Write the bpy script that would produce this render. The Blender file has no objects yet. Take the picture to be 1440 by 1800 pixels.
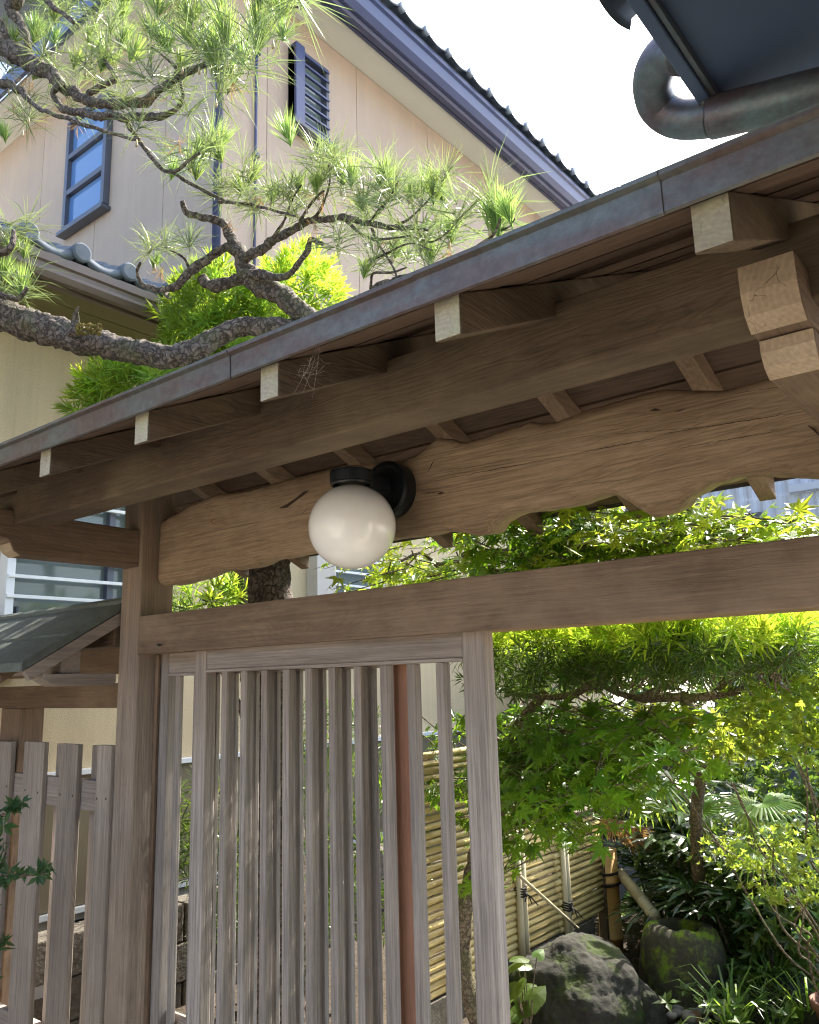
import bpy, bmesh, math, random
import numpy as np
from mathutils import Vector, Matrix, noise

S = bpy.context.scene
COL = S.collection
random.seed(7); np.random.seed(7)
H = 1.65

# ---------------------------------------------------------------- camera, sky, sun, exposure
RW = Matrix(((0.77768107, 0.14615896, 0.61143251), (0.62805823, -0.13812243, -0.76581006), (-0.02747745, 0.97957121, -0.19921154)))
cam_d = bpy.data.cameras.new('camera'); cam = bpy.data.objects.new('camera', cam_d); COL.objects.link(cam)
cam.matrix_world = Matrix.Translation((0, 0, H)) @ RW.to_4x4()
# the three axes above are (right, up, back) of the camera in the world
M3 = Matrix(((0.77768107, 0.62805823, -0.02747745), (0.14615896, -0.13812243, 0.97957121), (0.61143251, -0.76581006, -0.19921154))).transposed()
cam.matrix_world = Matrix.Translation((0, 0, H)) @ M3.to_4x4()
cam_d.sensor_fit = 'VERTICAL'; cam_d.sensor_height = 36; cam_d.lens = 1450 / 1800 * 36
cam_d.clip_start = .05; cam_d.clip_end = 2000
S.camera = cam
SUN_EL, SUN_AZ = math.radians(48), math.radians(1.5)     # azimuth from +Y towards +X
W = bpy.data.worlds.new('World'); S.world = W; W.use_nodes = True
wn = W.node_tree
sky = wn.nodes.new('ShaderNodeTexSky'); sky.sky_type = 'NISHITA'; sky.sun_disc = False
sky.sun_elevation = SUN_EL; sky.sun_rotation = SUN_AZ; sky.dust_density = 3.0; sky.air_density = 1.0; sky.ozone_density = 1.0
bg = wn.nodes['Background']; bg.inputs[1].default_value = .15
wn.links.new(sky.outputs[0], bg.inputs[0])
sl = bpy.data.lights.new('sun', 'SUN'); sl.energy = 4.4; sl.angle = math.radians(.53); sl.color = (1, .94, .84)
so = bpy.data.objects.new('sun', sl); COL.objects.link(so)
sd = Vector((math.sin(SUN_AZ) * math.cos(SUN_EL), math.cos(SUN_AZ) * math.cos(SUN_EL), math.sin(SUN_EL)))
so.rotation_euler = sd.to_track_quat('Z', 'Y').to_euler(); so.location = (0, 8, 12)
S.view_settings.view_transform = 'Standard'; S.view_settings.look = 'None'
S.view_settings.exposure = 2.2; S.view_settings.gamma = 1; S.view_settings.use_curve_mapping = False
S.cycles.max_bounces = 10; S.cycles.diffuse_bounces = 5; S.cycles.transparent_max_bounces = 8
S.cycles.use_denoising = True; S.cycles.denoising_prefilter = 'ACCURATE'; S.cycles.filter_width = 1.15

# ---------------------------------------------------------------- measuring helpers
def at(px, py, X=None, Y=None, Z=None):
    """the point of the plane X=, Y= or Z= (metres, world) seen at photo pixel px, py"""
    d = M3 @ Vector((px - 720, -(py - 900), -1450.0))
    if X is not None: k = X / d.x
    elif Y is not None: k = Y / d.y
    else: k = (Z - H) / d.z
    return d * k + Vector((0, 0, H))

# ---------------------------------------------------------------- materials
def newmat(name):
    m = bpy.data.materials.new(name); m.use_nodes = True
    nt = m.node_tree; b = nt.nodes['Principled BSDF']
    return m, nt, b
def N(nt, t, **kw):
    n = nt.nodes.new(t)
    for k, v in kw.items():
        if k.startswith('i_'):
            key = k[2:]; key = int(key) if key.isdigit() else key
            n.inputs[key].default_value = v
        else: setattr(n, k, v)
    return n
def L(nt, a, b): nt.links.new(a, b)
def ramp(nt, stops, interp='LINEAR'):
    r = nt.nodes.new('ShaderNodeValToRGB'); e = r.color_ramp.elements; r.color_ramp.interpolation = interp
    while len(e) < len(stops): e.new(.5)
    for k, (p, c) in enumerate(stops):
        e[k].position = p; e[k].color = (*c, 1) if len(c) == 3 else c
    return r
def mix(nt, a, b, f, mode='MIX'):
    m = nt.nodes.new('ShaderNodeMix'); m.data_type = 'RGBA'; m.blend_type = mode
    for s, v in ((6, a), (7, b)):
        if hasattr(v, 'is_linked') or hasattr(v, 'links'): L(nt, v, m.inputs[s])
        else: m.inputs[s].default_value = (*v, 1)
    if hasattr(f, 'links'): L(nt, f, m.inputs[0])
    else: m.inputs[0].default_value = f
    return m.outputs[2]
def objco(nt, rnd=41.0):
    tc = N(nt, 'ShaderNodeTexCoord'); oi = N(nt, 'ShaderNodeObjectInfo')
    mu = N(nt, 'ShaderNodeMath', operation='MULTIPLY', i_1=rnd); L(nt, oi.outputs['Random'], mu.inputs[0])
    ad = N(nt, 'ShaderNodeVectorMath', operation='ADD'); L(nt, tc.outputs['Object'], ad.inputs[0]); L(nt, mu.outputs[0], ad.inputs[1])
    return ad.outputs[0], oi.outputs['Random'], tc.outputs['Object']
def sc(nt, v, s):
    m = N(nt, 'ShaderNodeMapping'); m.inputs['Scale'].default_value = s; L(nt, v, m.inputs[0]); return m.outputs[0]
def noi(nt, v, scale=1, detail=6, rough=.55, dist=0):
    n = N(nt, 'ShaderNodeTexNoise'); n.inputs['Scale'].default_value = scale; n.inputs['Detail'].default_value = detail
    n.inputs['Roughness'].default_value = rough; n.inputs['Distortion'].default_value = dist
    L(nt, v, n.inputs['Vector']); return n.outputs[0]
def bump(nt, b, h, s, d=.002, prev=None):
    n = N(nt, 'ShaderNodeBump'); n.inputs['Strength'].default_value = s; n.inputs['Distance'].default_value = d
    L(nt, h, n.inputs['Height'])
    if prev is not None: L(nt, prev, n.inputs['Normal'])
    L(nt, n.outputs[0], b.inputs['Normal']); return n.outputs[0]

def wood(name, light, dark, axis='X', figure=.35, fibre=.5, stain=None, stainamt=.5, rough=.7, vary=.25, figfreq=22, sheltered=None, zlo=1.0, zhi=1.75):
    m, nt, b = newmat(name)
    v, rnd, raw = objco(nt)
    k = 'XYZ'.index(axis)
    def s3(a, c): s = [c, c, c]; s[k] = a; return s
    base = noi(nt, sc(nt, v, s3(1.1, 9)), 1, 4, .55, .4)
    fig = N(nt, 'ShaderNodeMath', operation='MULTIPLY', i_1=figfreq); L(nt, base, fig.inputs[0])
    sn = N(nt, 'ShaderNodeMath', operation='SINE'); 
    f2 = N(nt, 'ShaderNodeMath', operation='MULTIPLY', i_1=6.28); L(nt, fig.outputs[0], f2.inputs[0]); L(nt, f2.outputs[0], sn.inputs[0])
    fr = ramp(nt, [(.0, (1, 1, 1)), (.14, (.75,) * 3), (.4, (.25,) * 3), (1, (0, 0, 0))])
    mr = N(nt, 'ShaderNodeMapRange'); mr.inputs[1].default_value = -1; mr.inputs[2].default_value = 1; L(nt, sn.outputs[0], mr.inputs[0]); L(nt, mr.outputs[0], fr.inputs[0])
    fib = noi(nt, sc(nt, v, s3(3.5, 150)), 1, 6, .72)
    fbr = ramp(nt, [(.38, (0, 0, 0)), (.62, (1, 1, 1))]); L(nt, fib, fbr.inputs[0])
    big = noi(nt, sc(nt, v, s3(1.6, 4.5)), 1, 5, .6)
    bigr = ramp(nt, [(.3, (0, 0, 0)), (.7, (1, 1, 1))]); L(nt, big, bigr.inputs[0])
    c = mix(nt, dark, light, bigr.outputs[0])
    c = mix(nt, c, mix(nt, c, dark, .85), mix(nt, (0, 0, 0), fr.outputs[0], figure))
    mid = tuple((a * .45) for a in dark)
    inv = N(nt, 'ShaderNodeInvert'); L(nt, fbr.outputs[0], inv.inputs[1])
    c = mix(nt, c, mid, mix(nt, (0, 0, 0), inv.outputs[0], fibre * .8))
    if stain:
        st = noi(nt, sc(nt, v, s3(2.2, 3.2)), 1, 6, .65)
        sr = ramp(nt, [(.48, (0, 0, 0)), (.68, (1, 1, 1))]); L(nt, st, sr.inputs[0])
        c = mix(nt, c, stain, mix(nt, (0, 0, 0), sr.outputs[0], stainamt))
    if sheltered:   # timber kept dry under the roof stays brown, lower down the rain has bleached it
        ge = N(nt, 'ShaderNodeNewGeometry'); sx = N(nt, 'ShaderNodeSeparateXYZ'); L(nt, ge.outputs['Position'], sx.inputs[0])
        zz = N(nt, 'ShaderNodeMapRange', interpolation_type='SMOOTHSTEP'); zz.inputs[1].default_value = zlo; zz.inputs[2].default_value = zhi
        jn = N(nt, 'ShaderNodeMath', operation='MULTIPLY_ADD'); L(nt, big, jn.inputs[0]); jn.inputs[1].default_value = .9; L(nt, sx.outputs[2], jn.inputs[2])
        js = N(nt, 'ShaderNodeMath', operation='SUBTRACT', i_1=.45); L(nt, jn.outputs[0], js.inputs[0]); L(nt, js.outputs[0], zz.inputs[0])
        sh = mix(nt, tuple(x * .7 for x in sheltered), sheltered, bigr.outputs[0]); sh = mix(nt, sh, mid, mix(nt, (0, 0, 0), inv.outputs[0], fibre * .6))
        c = mix(nt, c, sh, zz.outputs[0])
    hv = N(nt, 'ShaderNodeHueSaturation'); L(nt, c, hv.inputs['Color'])
    vr = N(nt, 'ShaderNodeMapRange'); vr.inputs[3].default_value = 1 - vary; vr.inputs[4].default_value = 1 + vary; L(nt, rnd, vr.inputs[0]); L(nt, vr.outputs[0], hv.inputs['Value'])
    L(nt, hv.outputs[0], b.inputs['Base Color'])
    b.inputs['Roughness'].default_value = rough; b.inputs['Specular IOR Level'].default_value = .3
    n1 = bump(nt, b, fib, .55, .0022)
    fi = N(nt, 'ShaderNodeInvert'); L(nt, fr.outputs[0], fi.inputs[1]); bump(nt, b, fi.outputs[0], .25, .002, n1)
    return m

def plain(name, col, rough=.6, var=.25, scale=6, bumpamt=.2, bscale=60, metal=0, spec=.5, col2=None, dist=.002, streak=0):
    m, nt, b = newmat(name)
    v, rnd, raw = objco(nt)
    n = noi(nt, v, scale, 7, .6)
    r = ramp(nt, [(.3, (0, 0, 0)), (.7, (1, 1, 1))]); L(nt, n, r.inputs[0])
    c2 = col2 or tuple(c * (1 - var) for c in col)
    cc = mix(nt, c2, col, r.outputs[0])
    if streak:   # rain streaks and grime
        for s_, lo, hi in (((7, 7, .35), .42, .75), ((26, 26, .8), .5, .8)):
            k_ = noi(nt, sc(nt, raw, s_), 1, 5, .6); kr = ramp(nt, [(lo, (1, 1, 1)), (hi, (1 - streak, 1 - streak, 1 - streak * .9))]); L(nt, k_, kr.inputs[0]); cc = mix(nt, cc, kr.outputs[0], 1, 'MULTIPLY')
        gr = noi(nt, v, 220, 3); gg = ramp(nt, [(.3, (.86,) * 3), (.7, (1,) * 3)]); L(nt, gr, gg.inputs[0]); cc = mix(nt, cc, gg.outputs[0], 1, 'MULTIPLY')
    L(nt, cc, b.inputs['Base Color'])
    b.inputs['Roughness'].default_value = rough; b.inputs['Metallic'].default_value = metal; b.inputs['Specular IOR Level'].default_value = spec
    if bumpamt: bump(nt, b, noi(nt, v, bscale, 5, .6), bumpamt, dist)
    return m

def leafmat(name, col, trans, rough=.4, hv=.06, vv=.35, tmix=.45, spec=.4):
    m, nt, b = newmat(name)
    oi = N(nt, 'ShaderNodeObjectInfo'); tc = N(nt, 'ShaderNodeTexCoord'); geo = N(nt, 'ShaderNodeNewGeometry')
    n = noi(nt, tc.outputs['Object'], 25, 3)
    ad = N(nt, 'ShaderNodeMath', operation='ADD'); L(nt, geo.outputs['Random Per Island'], ad.inputs[0]); L(nt, oi.outputs['Random'], ad.inputs[1])
    ad2 = N(nt, 'ShaderNodeMath', operation='ADD'); L(nt, ad.outputs[0], ad2.inputs[0]); L(nt, n, ad2.inputs[1])
    def vary(c):
        h = N(nt, 'ShaderNodeHueSaturation'); h.inputs['Color'].default_value = (*c, 1)
        a = N(nt, 'ShaderNodeMapRange'); a.inputs[2].default_value = 3; a.inputs[3].default_value = .5 - hv; a.inputs[4].default_value = .5 + hv * .5
        L(nt, ad2.outputs[0], a.inputs[0]); L(nt, a.outputs[0], h.inputs['Hue'])
        a = N(nt, 'ShaderNodeMapRange'); a.inputs[1].default_value = .4; a.inputs[2].default_value = 2.4; a.inputs[3].default_value = 1 - vv; a.inputs[4].default_value = 1 + vv
        L(nt, ad2.outputs[0], a.inputs[0]); L(nt, a.outputs[0], h.inputs['Value'])
        return h.outputs[0]
    L(nt, vary(col), b.inputs['Base Color']); b.inputs['Roughness'].default_value = rough; b.inputs['Specular IOR Level'].default_value = spec
    t = N(nt, 'ShaderNodeBsdfTranslucent'); L(nt, vary(trans), t.inputs[0])
    mx = N(nt, 'ShaderNodeMixShader'); mx.inputs[0].default_value = tmix
    L(nt, b.outputs[0], mx.inputs[1]); L(nt, t.outputs[0], mx.inputs[2])
    L(nt, mx.outputs[0], nt.nodes['Material Output'].inputs[0])
    return m

WD = {}
for ax in 'XYZ':
    WD['brown' + ax] = wood('brown timber ' + ax, (.275, .19, .125), (.15, .10, .066), ax, .4, .65, (.33, .24, .165), .55, .72, .12)
    WD['dark' + ax] = wood('dark timber ' + ax, (.165, .115, .074), (.07, .048, .032), ax, .45, .65, (.22, .17, .105), .6, .72, .1)
    WD['grey' + ax] = wood('weathered timber ' + ax, (.42, .36, .31), (.27, .225, .19), ax, .25, .75, (.37, .30, .245), .4, .85, .12)
WD['grid'] = wood('weathered lattice timber', (.46, .42, .385), (.29, .26, .235), 'Z', .2, .9, (.41, .35, .295), .4, .85, .16, 22, (.34, .265, .205), 1.3, 2.05)
WD['bouncelit'] = wood('bounce lit timber', (.36, .25, .13), (.25, .165, .08), 'Y', .4, .5, None, 0, .7, .1)  # golden bounce light from the garden floor put into the timber colour
WD['postZ'] = wood('post timber', (.43, .36, .295), (.27, .215, .17), 'Z', .3, .8, (.48, .39, .30), .5, .78, .05, 22, (.33, .24, .17), 1.25, 2.15)
WD['red'] = wood('fresh red timber', (.40, .21, .13), (.30, .15, .095), 'Z', .3, .4, None, 0, .7, .02)
WD['live'] = wood('slab timber', (.455, .325, .205), (.25, .17, .105), 'X', .5, .75, (.49, .37, .25), .5, .55, .02, 16)
WD['board'] = wood('roof board cedar', (.155, .102, .07), (.078, .049, .034), 'X', .9, .4, None, 0, .7, .2, 14)
WD['picket'] = wood('picket timber', (.44, .38, .32), (.29, .245, .205), 'Z', .4, .8, (.30, .27, .245), .45, .85, .12)
def N_rnd(nt, rnd):
    m = N(nt, 'ShaderNodeMath', operation='MULTIPLY', i_1=9.0); L(nt, rnd, m.inputs[0]); c = N(nt, 'ShaderNodeCombineXYZ'); [L(nt, m.outputs[0], c.inputs[i]) for i in range(3)]; return c.outputs[0]
def endmat(name, col, moss, amt):
    m, nt, b = newmat(name); v, rnd, raw = objco(nt, 9)
    vo = N(nt, 'ShaderNodeTexVoronoi', feature='DISTANCE_TO_EDGE'); vo.inputs['Scale'].default_value = 30
    w = noi(nt, v, 22, 3); wv = N(nt, 'ShaderNodeVectorMath', operation='MULTIPLY_ADD'); L(nt, w, wv.inputs[0]); wv.inputs[1].default_value = (.05,) * 3; L(nt, v, wv.inputs[2])
    L(nt, sc(nt, wv.outputs[0], (1, 1, .55)), vo.inputs['Vector'])
    cr = ramp(nt, [(.0, (0, 0, 0)), (.014, (1, 1, 1))]); L(nt, vo.outputs[0], cr.inputs[0])
    msk = noi(nt, v, 16, 3); mk = ramp(nt, [(.54, (1, 1, 1)), (.64, (0, 0, 0))]); L(nt, msk, mk.inputs[0])
    crk = N(nt, 'ShaderNodeMath', operation='MAXIMUM'); L(nt, cr.outputs[0], crk.inputs[0]); L(nt, mk.outputs[0], crk.inputs[1])
    n = noi(nt, v, 14, 6, .65); r = ramp(nt, [(.4, (0, 0, 0)), (.65, (1, 1, 1))]); L(nt, n, r.inputs[0])
    f = noi(nt, v, 160, 4); fr = ramp(nt, [(.3, (.75,) * 3), (.7, (1,) * 3)]); L(nt, f, fr.inputs[0])
    c = mix(nt, col, moss, mix(nt, (0, 0, 0), r.outputs[0], amt)); c = mix(nt, c, fr.outputs[0], 1, 'MULTIPLY')
    ds = N(nt, 'ShaderNodeVectorMath', operation='DISTANCE'); L(nt, wv.outputs[0], ds.inputs[0])
    of = N(nt, 'ShaderNodeVectorMath', operation='ADD'); L(nt, N_rnd(nt, rnd), of.inputs[0]); of.inputs[1].default_value = (-.02, 1.0, 2.12); L(nt, of.outputs[0], ds.inputs[1])
    rg = N(nt, 'ShaderNodeMath', operation='MULTIPLY', i_1=900.0); L(nt, ds.outputs['Value'], rg.inputs[0]); rs = N(nt, 'ShaderNodeMath', operation='SINE'); L(nt, rg.outputs[0], rs.inputs[0])
    rr = ramp(nt, [(.0, (.80,) * 3), (.7, (1,) * 3)]); L(nt, rs.outputs[0], rr.inputs[0]); c = mix(nt, c, rr.outputs[0], .45, 'MULTIPLY')
    dg = noi(nt, v, 7, 5); dgr = ramp(nt, [(.4, (.55, .5, .45)), (.6, (1, 1, 1))]); L(nt, dg, dgr.inputs[0]); c = mix(nt, c, dgr.outputs[0], .6, 'MULTIPLY')
    c = mix(nt, (.03, .022, .015), c, crk.outputs[0])
    L(nt, c, b.inputs['Base Color']); b.inputs['Roughness'].default_value = .85
    bump(nt, b, crk.outputs[0], .6, .002)
    return m
WD['end'] = endmat('pale end grain', (.50, .45, .36), (.42, .43, .24), .55)
WD['endtan'] = endmat('tan end grain', (.50, .39, .27), (.44, .34, .24), .5)
COPPER = plain('aged copper', (.13, .125, .105), .42, .3, 9, .25, 90, .55, .5, (.10, .062, .05))
def copper(name, brown, patina, lo, hi, metal=.5, rough=.45):
    m, nt, b = newmat(name); v, rnd, raw = objco(nt, 13)
    n = noi(nt, sc(nt, v, (1, 1, 2.5)), 5, 8, .7); r = ramp(nt, [(lo, (0, 0, 0)), (hi, (1, 1, 1))]); L(nt, n, r.inputs[0])
    d = noi(nt, v, 55, 4, .7); dr = ramp(nt, [(.35, (.6,) * 3), (.65, (1,) * 3)]); L(nt, d, dr.inputs[0])
    c = mix(nt, mix(nt, brown, patina, r.outputs[0]), dr.outputs[0], .7, 'MULTIPLY')
    L(nt, c, b.inputs['Base Color']); b.inputs['Metallic'].default_value = metal; b.inputs['Roughness'].default_value = rough
    bump(nt, b, noi(nt, v, 12, 4), .25, .004)
    return m
COP_EDGE = copper('copper roof edging', (.135, .10, .088), (.15, .18, .168), .42, .68)
COP_ROOF = copper('copper roof sheet', (.10, .105, .095), (.15, .185, .16), .35, .7, .1, .8)
COP_PIPE = copper('copper pipe', (.11, .088, .10), (.13, .175, .185), .42, .62)
OPPW = plain('grey render', (.38, .35, .29), .9, .1, 3, .3, 90)
STUCCO = plain('cream stucco', (.68, .55, .345), .9, .10, 1.5, .9, 130, 0, .2, None, .006, .12)
PINKW = plain('beige siding', (.47, .375, .30), .8, .13, 1.3, .25, 200, 0, .3, None, .002, .06)
SOFF = plain('pale soffit', (.62, .62, .56), .8, .05, 2, .05, 100)
SOFFL = plain('olive soffit board', (.17, .155, .065), .8, .08, 2, .1, 80)
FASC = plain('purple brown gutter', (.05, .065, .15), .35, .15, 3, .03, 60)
GUTB = plain('brown gutter', (.13, .095, .075), .45, .15, 3, .05, 60)
TILE = plain('blue grey roof tile', (.125, .15, .18), .75, .35, 8, .2, 120, 0, .25)
WHITE = plain('white aluminium', (.72, .74, .74), .4, .06, 3, 0)
DALU = plain('dark aluminium', (.07, .08, .11), .4, .1, 3, 0)
BLACKM = plain('black paint', (.012, .016, .02), .35, .4, 30, .3, 200)
WAINS = plain('olive wainscot', (.20, .165, .10), .8, .15, 3, .2, 90)
CONC = plain('pale concrete', (.5, .47, .42), .85, .15, 7, .4, 90)
STONE = plain('dark block', (.12, .105, .085), .9, .5, 30, 1, 45, 0, .3, None, .01)
SOIL = plain('garden soil', (.075, .058, .04), .95, .5, 9, 1, 40, 0, .2, None, .02)
ASPH = plain('street paving', (.41, .37, .30), .9, .2, 4, .6, 120)
CORR = plain('blue grey metal siding', (.42, .47, .56), .5, .08, 2, 0)
DFENCE = plain('dark grey wall', (.085, .085, .09), .8, .2, 4, .3, 60)
DARKSOF = plain('flare tinted dark soffit', (.06, .085, .15), .6, .1, 2, .05, 60)  # blue lens flare tint put into the dark soffit colour
m, nt, b = newmat('window glass'); b.inputs['Base Color'].default_value = (.14, .17, .165, 1); b.inputs['Roughness'].default_value = .08; GLASS = m
m, nt, b = newmat('sky tinted window glass'); b.inputs['Base Color'].default_value = (.10, .20, .40, 1); b.inputs['Roughness'].default_value = .06; GLASSB = m  # sky reflection put into the base colour of the upper panes
m, nt, b = newmat('opal glass'); v, rnd, raw = objco(nt)
gn = noi(nt, v, 9, 5); gr = ramp(nt, [(.35, (.90, .89, .87)), (.7, (.92, .92, .90))]); L(nt, gn, gr.inputs[0])
sv = N(nt, 'ShaderNodeTexVoronoi'); sv.inputs['Scale'].default_value = 42; L(nt, v, sv.inputs['Vector']); sr_ = ramp(nt, [(.035, (.08, .06, .04)), (.06, (1, 1, 1))]); L(nt, sv.outputs['Distance'], sr_.inputs[0])
sm = noi(nt, v, 14, 2); smr = ramp(nt, [(.56, (1, 1, 1)), (.6, (0, 0, 0))]); L(nt, sm, smr.inputs[0]); dusty = noi(nt, sc(nt, v, (1, 1, .5)), 16, 6, .7); du = ramp(nt, [(.45, (1, 1, 1)), (.9, (.95, .94, .91))]); L(nt, dusty, du.inputs[0])
gcol = mix(nt, gr.outputs[0], du.outputs[0], 1, 'MULTIPLY'); gcol = mix(nt, mix(nt, gcol, sr_.outputs[0], 1, 'MULTIPLY'), gcol, smr.outputs[0])
L(nt, gcol, b.inputs['Base Color']); b.inputs['Roughness'].default_value = .12
b.inputs['Coat Weight'].default_value = .6; b.inputs['Coat Roughness'].default_value = .03; b.inputs['Subsurface Weight'].default_value = .4; b.inputs['Subsurface Radius'].default_value = (.05, .045, .04); b.inputs['Subsurface Scale'].default_value = .6
OPAL = m
def barkmat(name, c1, c2, moss, amt, scale=26, crack=1.0):
    m, nt, b = newmat(name); v, rnd, raw = objco(nt)
    w = N(nt, 'ShaderNodeTexNoise'); w.inputs['Scale'].default_value = scale * .8; w.inputs['Detail'].default_value = 5; L(nt, v, w.inputs['Vector'])
    wv = N(nt, 'ShaderNodeVectorMath', operation='MULTIPLY_ADD'); L(nt, w.outputs[1], wv.inputs[0]); wv.inputs[1].default_value = (2.6 / scale,) * 3; L(nt, v, wv.inputs[2])
    rd = N(nt, 'ShaderNodeTexVoronoi', feature='DISTANCE_TO_EDGE'); rd.inputs['Scale'].default_value = scale; L(nt, wv.outputs[0], rd.inputs['Vector'])
    r = ramp(nt, [(.02, (0, 0, 0)), (.16, (1, 1, 1))]); L(nt, rd.outputs[0], r.inputs[0])
    n = noi(nt, v, scale * 1.6, 8, .72); nr = ramp(nt, [(.32, c1), (.68, c2)]); L(nt, n, nr.inputs[0])
    c = mix(nt, mix(nt, nr.outputs[0], tuple(x * .35 for x in c1), .75 * crack), nr.outputs[0], r.outputs[0])
    mo = noi(nt, v, 7, 8, .68); mr = ramp(nt, [(.50, (0, 0, 0)), (.62, (1, 1, 1))]); L(nt, mo, mr.inputs[0])
    c = mix(nt, c, moss, mix(nt, (0, 0, 0), mr.outputs[0], amt))
    L(nt, c, b.inputs['Base Color']); b.inputs['Roughness'].default_value = .9; b.inputs['Specular IOR Level'].default_value = .2
    h = N(nt, 'ShaderNodeMath', operation='MULTIPLY_ADD'); L(nt, r.outputs[0], h.inputs[0]); h.inputs[1].default_value = .5 * crack; L(nt, n, h.inputs[2])
    bump(nt, b, h.outputs[0], .8, .22 / scale)
    return m
BARK = barkmat('pine bark', (.045, .034, .027), (.22, .18, .15), (.10, .11, .04), .35, 28)
BARK2 = barkmat('smooth bark', (.12, .09, .06), (.24, .19, .13), (.08, .10, .03), .4, 40)
ROCK = barkmat('dark garden rock', (.018, .017, .014), (.048, .046, .036), (.038, .054, .012), .95, 14, .0)
MOSSROCK = barkmat('mossy rock', (.035, .033, .022), (.075, .068, .045), (.14, .20, .018), 1, 16, .0)
BAMBOO = plain('dry bamboo', (.58, .47, .22), .45, .25, 5, .1, 90, 0, .4, (.36, .27, .10))
BAMB2 = plain('weathered bamboo', (.46, .40, .26), .6, .3, 5, .15, 90)
BAMB3 = plain('thick bamboo', (.62, .37, .13), .45, .3, 5, .1, 90)
CORD = plain('black cord', (.015, .012, .01), .9, .3, 40, .3, 150)
PINEL = leafmat('pine needles', (.085, .125, .055), (.20, .27, .085), .42, .05, .4, .4, .6)
PINEN = leafmat('new pine needles', (.13, .22, .055), (.36, .52, .11), .4, .04, .3, .45, .5)
CANDLE = plain('pine buds', (.42, .34, .20), .8, .3, 30, .3, 150)
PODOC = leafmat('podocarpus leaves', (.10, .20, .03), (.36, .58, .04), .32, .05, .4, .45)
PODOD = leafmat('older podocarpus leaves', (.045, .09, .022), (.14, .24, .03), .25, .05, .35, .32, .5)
PODOY = leafmat('sunlit young podocarpus leaves', (.18, .30, .035), (.60, .82, .055), .32, .04, .3, .5)  # young yellow-green growth, with sun on the pad tops put into its colour
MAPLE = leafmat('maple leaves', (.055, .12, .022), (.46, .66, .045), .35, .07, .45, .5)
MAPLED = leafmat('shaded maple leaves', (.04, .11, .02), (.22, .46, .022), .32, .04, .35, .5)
AZAL = leafmat('azalea leaves', (.10, .16, .03), (.44, .58, .055), .35, .05, .4, .45)
RHAP = leafmat('rhapis leaves', (.035, .07, .02), (.10, .17, .03), .22, .04, .35, .3, .6)
FANP = leafmat('fan palm leaves', (.08, .16, .035), (.30, .46, .05), .25, .05, .3, .45, .6)
DEAD = leafmat('dead leaves', (.24, .15, .06), (.30, .18, .06), .6, .03, .35, .4)
HERB = leafmat('herb leaves', (.06, .12, .025), (.24, .40, .04), .35, .05, .4, .45)
LITTER = leafmat('leaf litter', (.16, .095, .05), (.2, .1, .04), .8, .04, .5, .2)

# ---------------------------------------------------------------- building helpers
def link(o, parent=None):
    COL.objects.link(o)
    if parent: o.parent = parent
    return o
def obj(name, me, mat=None, parent=None, loc=None, kind=None):
    o = bpy.data.objects.new(name, me)
    if mat and not me.materials: me.materials.append(mat)
    link(o, parent)
    if loc is not None: o.location = loc
    if kind: o['kind'] = kind
    return o
def thing(name, label, cat, loc=(0, 0, 0), group=None):
    o = bpy.data.objects.new(name, None); o.empty_display_size = .1; link(o); o.location = loc
    o['label'] = label; o['category'] = cat
    if group: o['group'] = group
    return o
def tag(o, label, cat, group=None):
    o['label'] = label; o['category'] = cat
    if group: o['group'] = group
    return o
def bm_mesh(name, bm, smooth=False):
    me = bpy.data.meshes.new(name); bm.normal_update(); bm.to_mesh(me); bm.free()
    if smooth:
        for p in me.polygons: p.use_smooth = True
    return me
def add_box(bm, x0, x1, y0, y1, z0, z1, bev=.003):
    r = bmesh.ops.create_cube(bm, size=1)
    vs = r['verts']
    for v in vs:
        v.co = Vector((x0 + (v.co.x + .5) * (x1 - x0), y0 + (v.co.y + .5) * (y1 - y0), z0 + (v.co.z + .5) * (z1 - z0)))
    if bev:
        es = list({e for v in vs for e in v.link_edges})
        bmesh.ops.bevel(bm, geom=es, offset=min(bev, .3 * min(abs(x1 - x0), abs(y1 - y0), abs(z1 - z0))), segments=2, affect='EDGES', profile=.6)
def box(name, x0, x1, y0, y1, z0, z1, mat, parent=None, bev=.003):
    bm = bmesh.new(); c = Vector(((x0 + x1) / 2, (y0 + y1) / 2, (z0 + z1) / 2))
    add_box(bm, x0 - c.x, x1 - c.x, y0 - c.y, y1 - c.y, z0 - c.z, z1 - c.z, bev)
    return obj(name, bm_mesh(name, bm), mat, parent, c)
def add_prism(bm, poly, axis, a0, a1, bev=0):
    """extrude a 2-D polygon along an axis; polygon coords are the two other axes in order"""
    def P(u, v, a): return {'X': (a, u, v), 'Y': (u, a, v), 'Z': (u, v, a)}[axis]
    A = [bm.verts.new(P(u, v, a0)) for u, v in poly]; B = [bm.verts.new(P(u, v, a1)) for u, v in poly]
    fs = [bm.faces.new(A), bm.faces.new(B[::-1])]
    n = len(poly)
    for i in range(n): fs.append(bm.faces.new((A[i], B[i], B[(i + 1) % n], A[(i + 1) % n])))
    bmesh.ops.recalc_face_normals(bm, faces=fs)
    if bev:
        es = list({e for f in fs for e in f.edges})
        bmesh.ops.bevel(bm, geom=es, offset=bev, segments=2, affect='EDGES', profile=.6)
def prism(name, poly, axis, a0, a1, mat, parent=None, bev=0, loc=None):
    bm = bmesh.new(); add_prism(bm, poly, axis, a0, a1, bev)
    return obj(name, bm_mesh(name, bm), mat, parent, loc)
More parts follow.
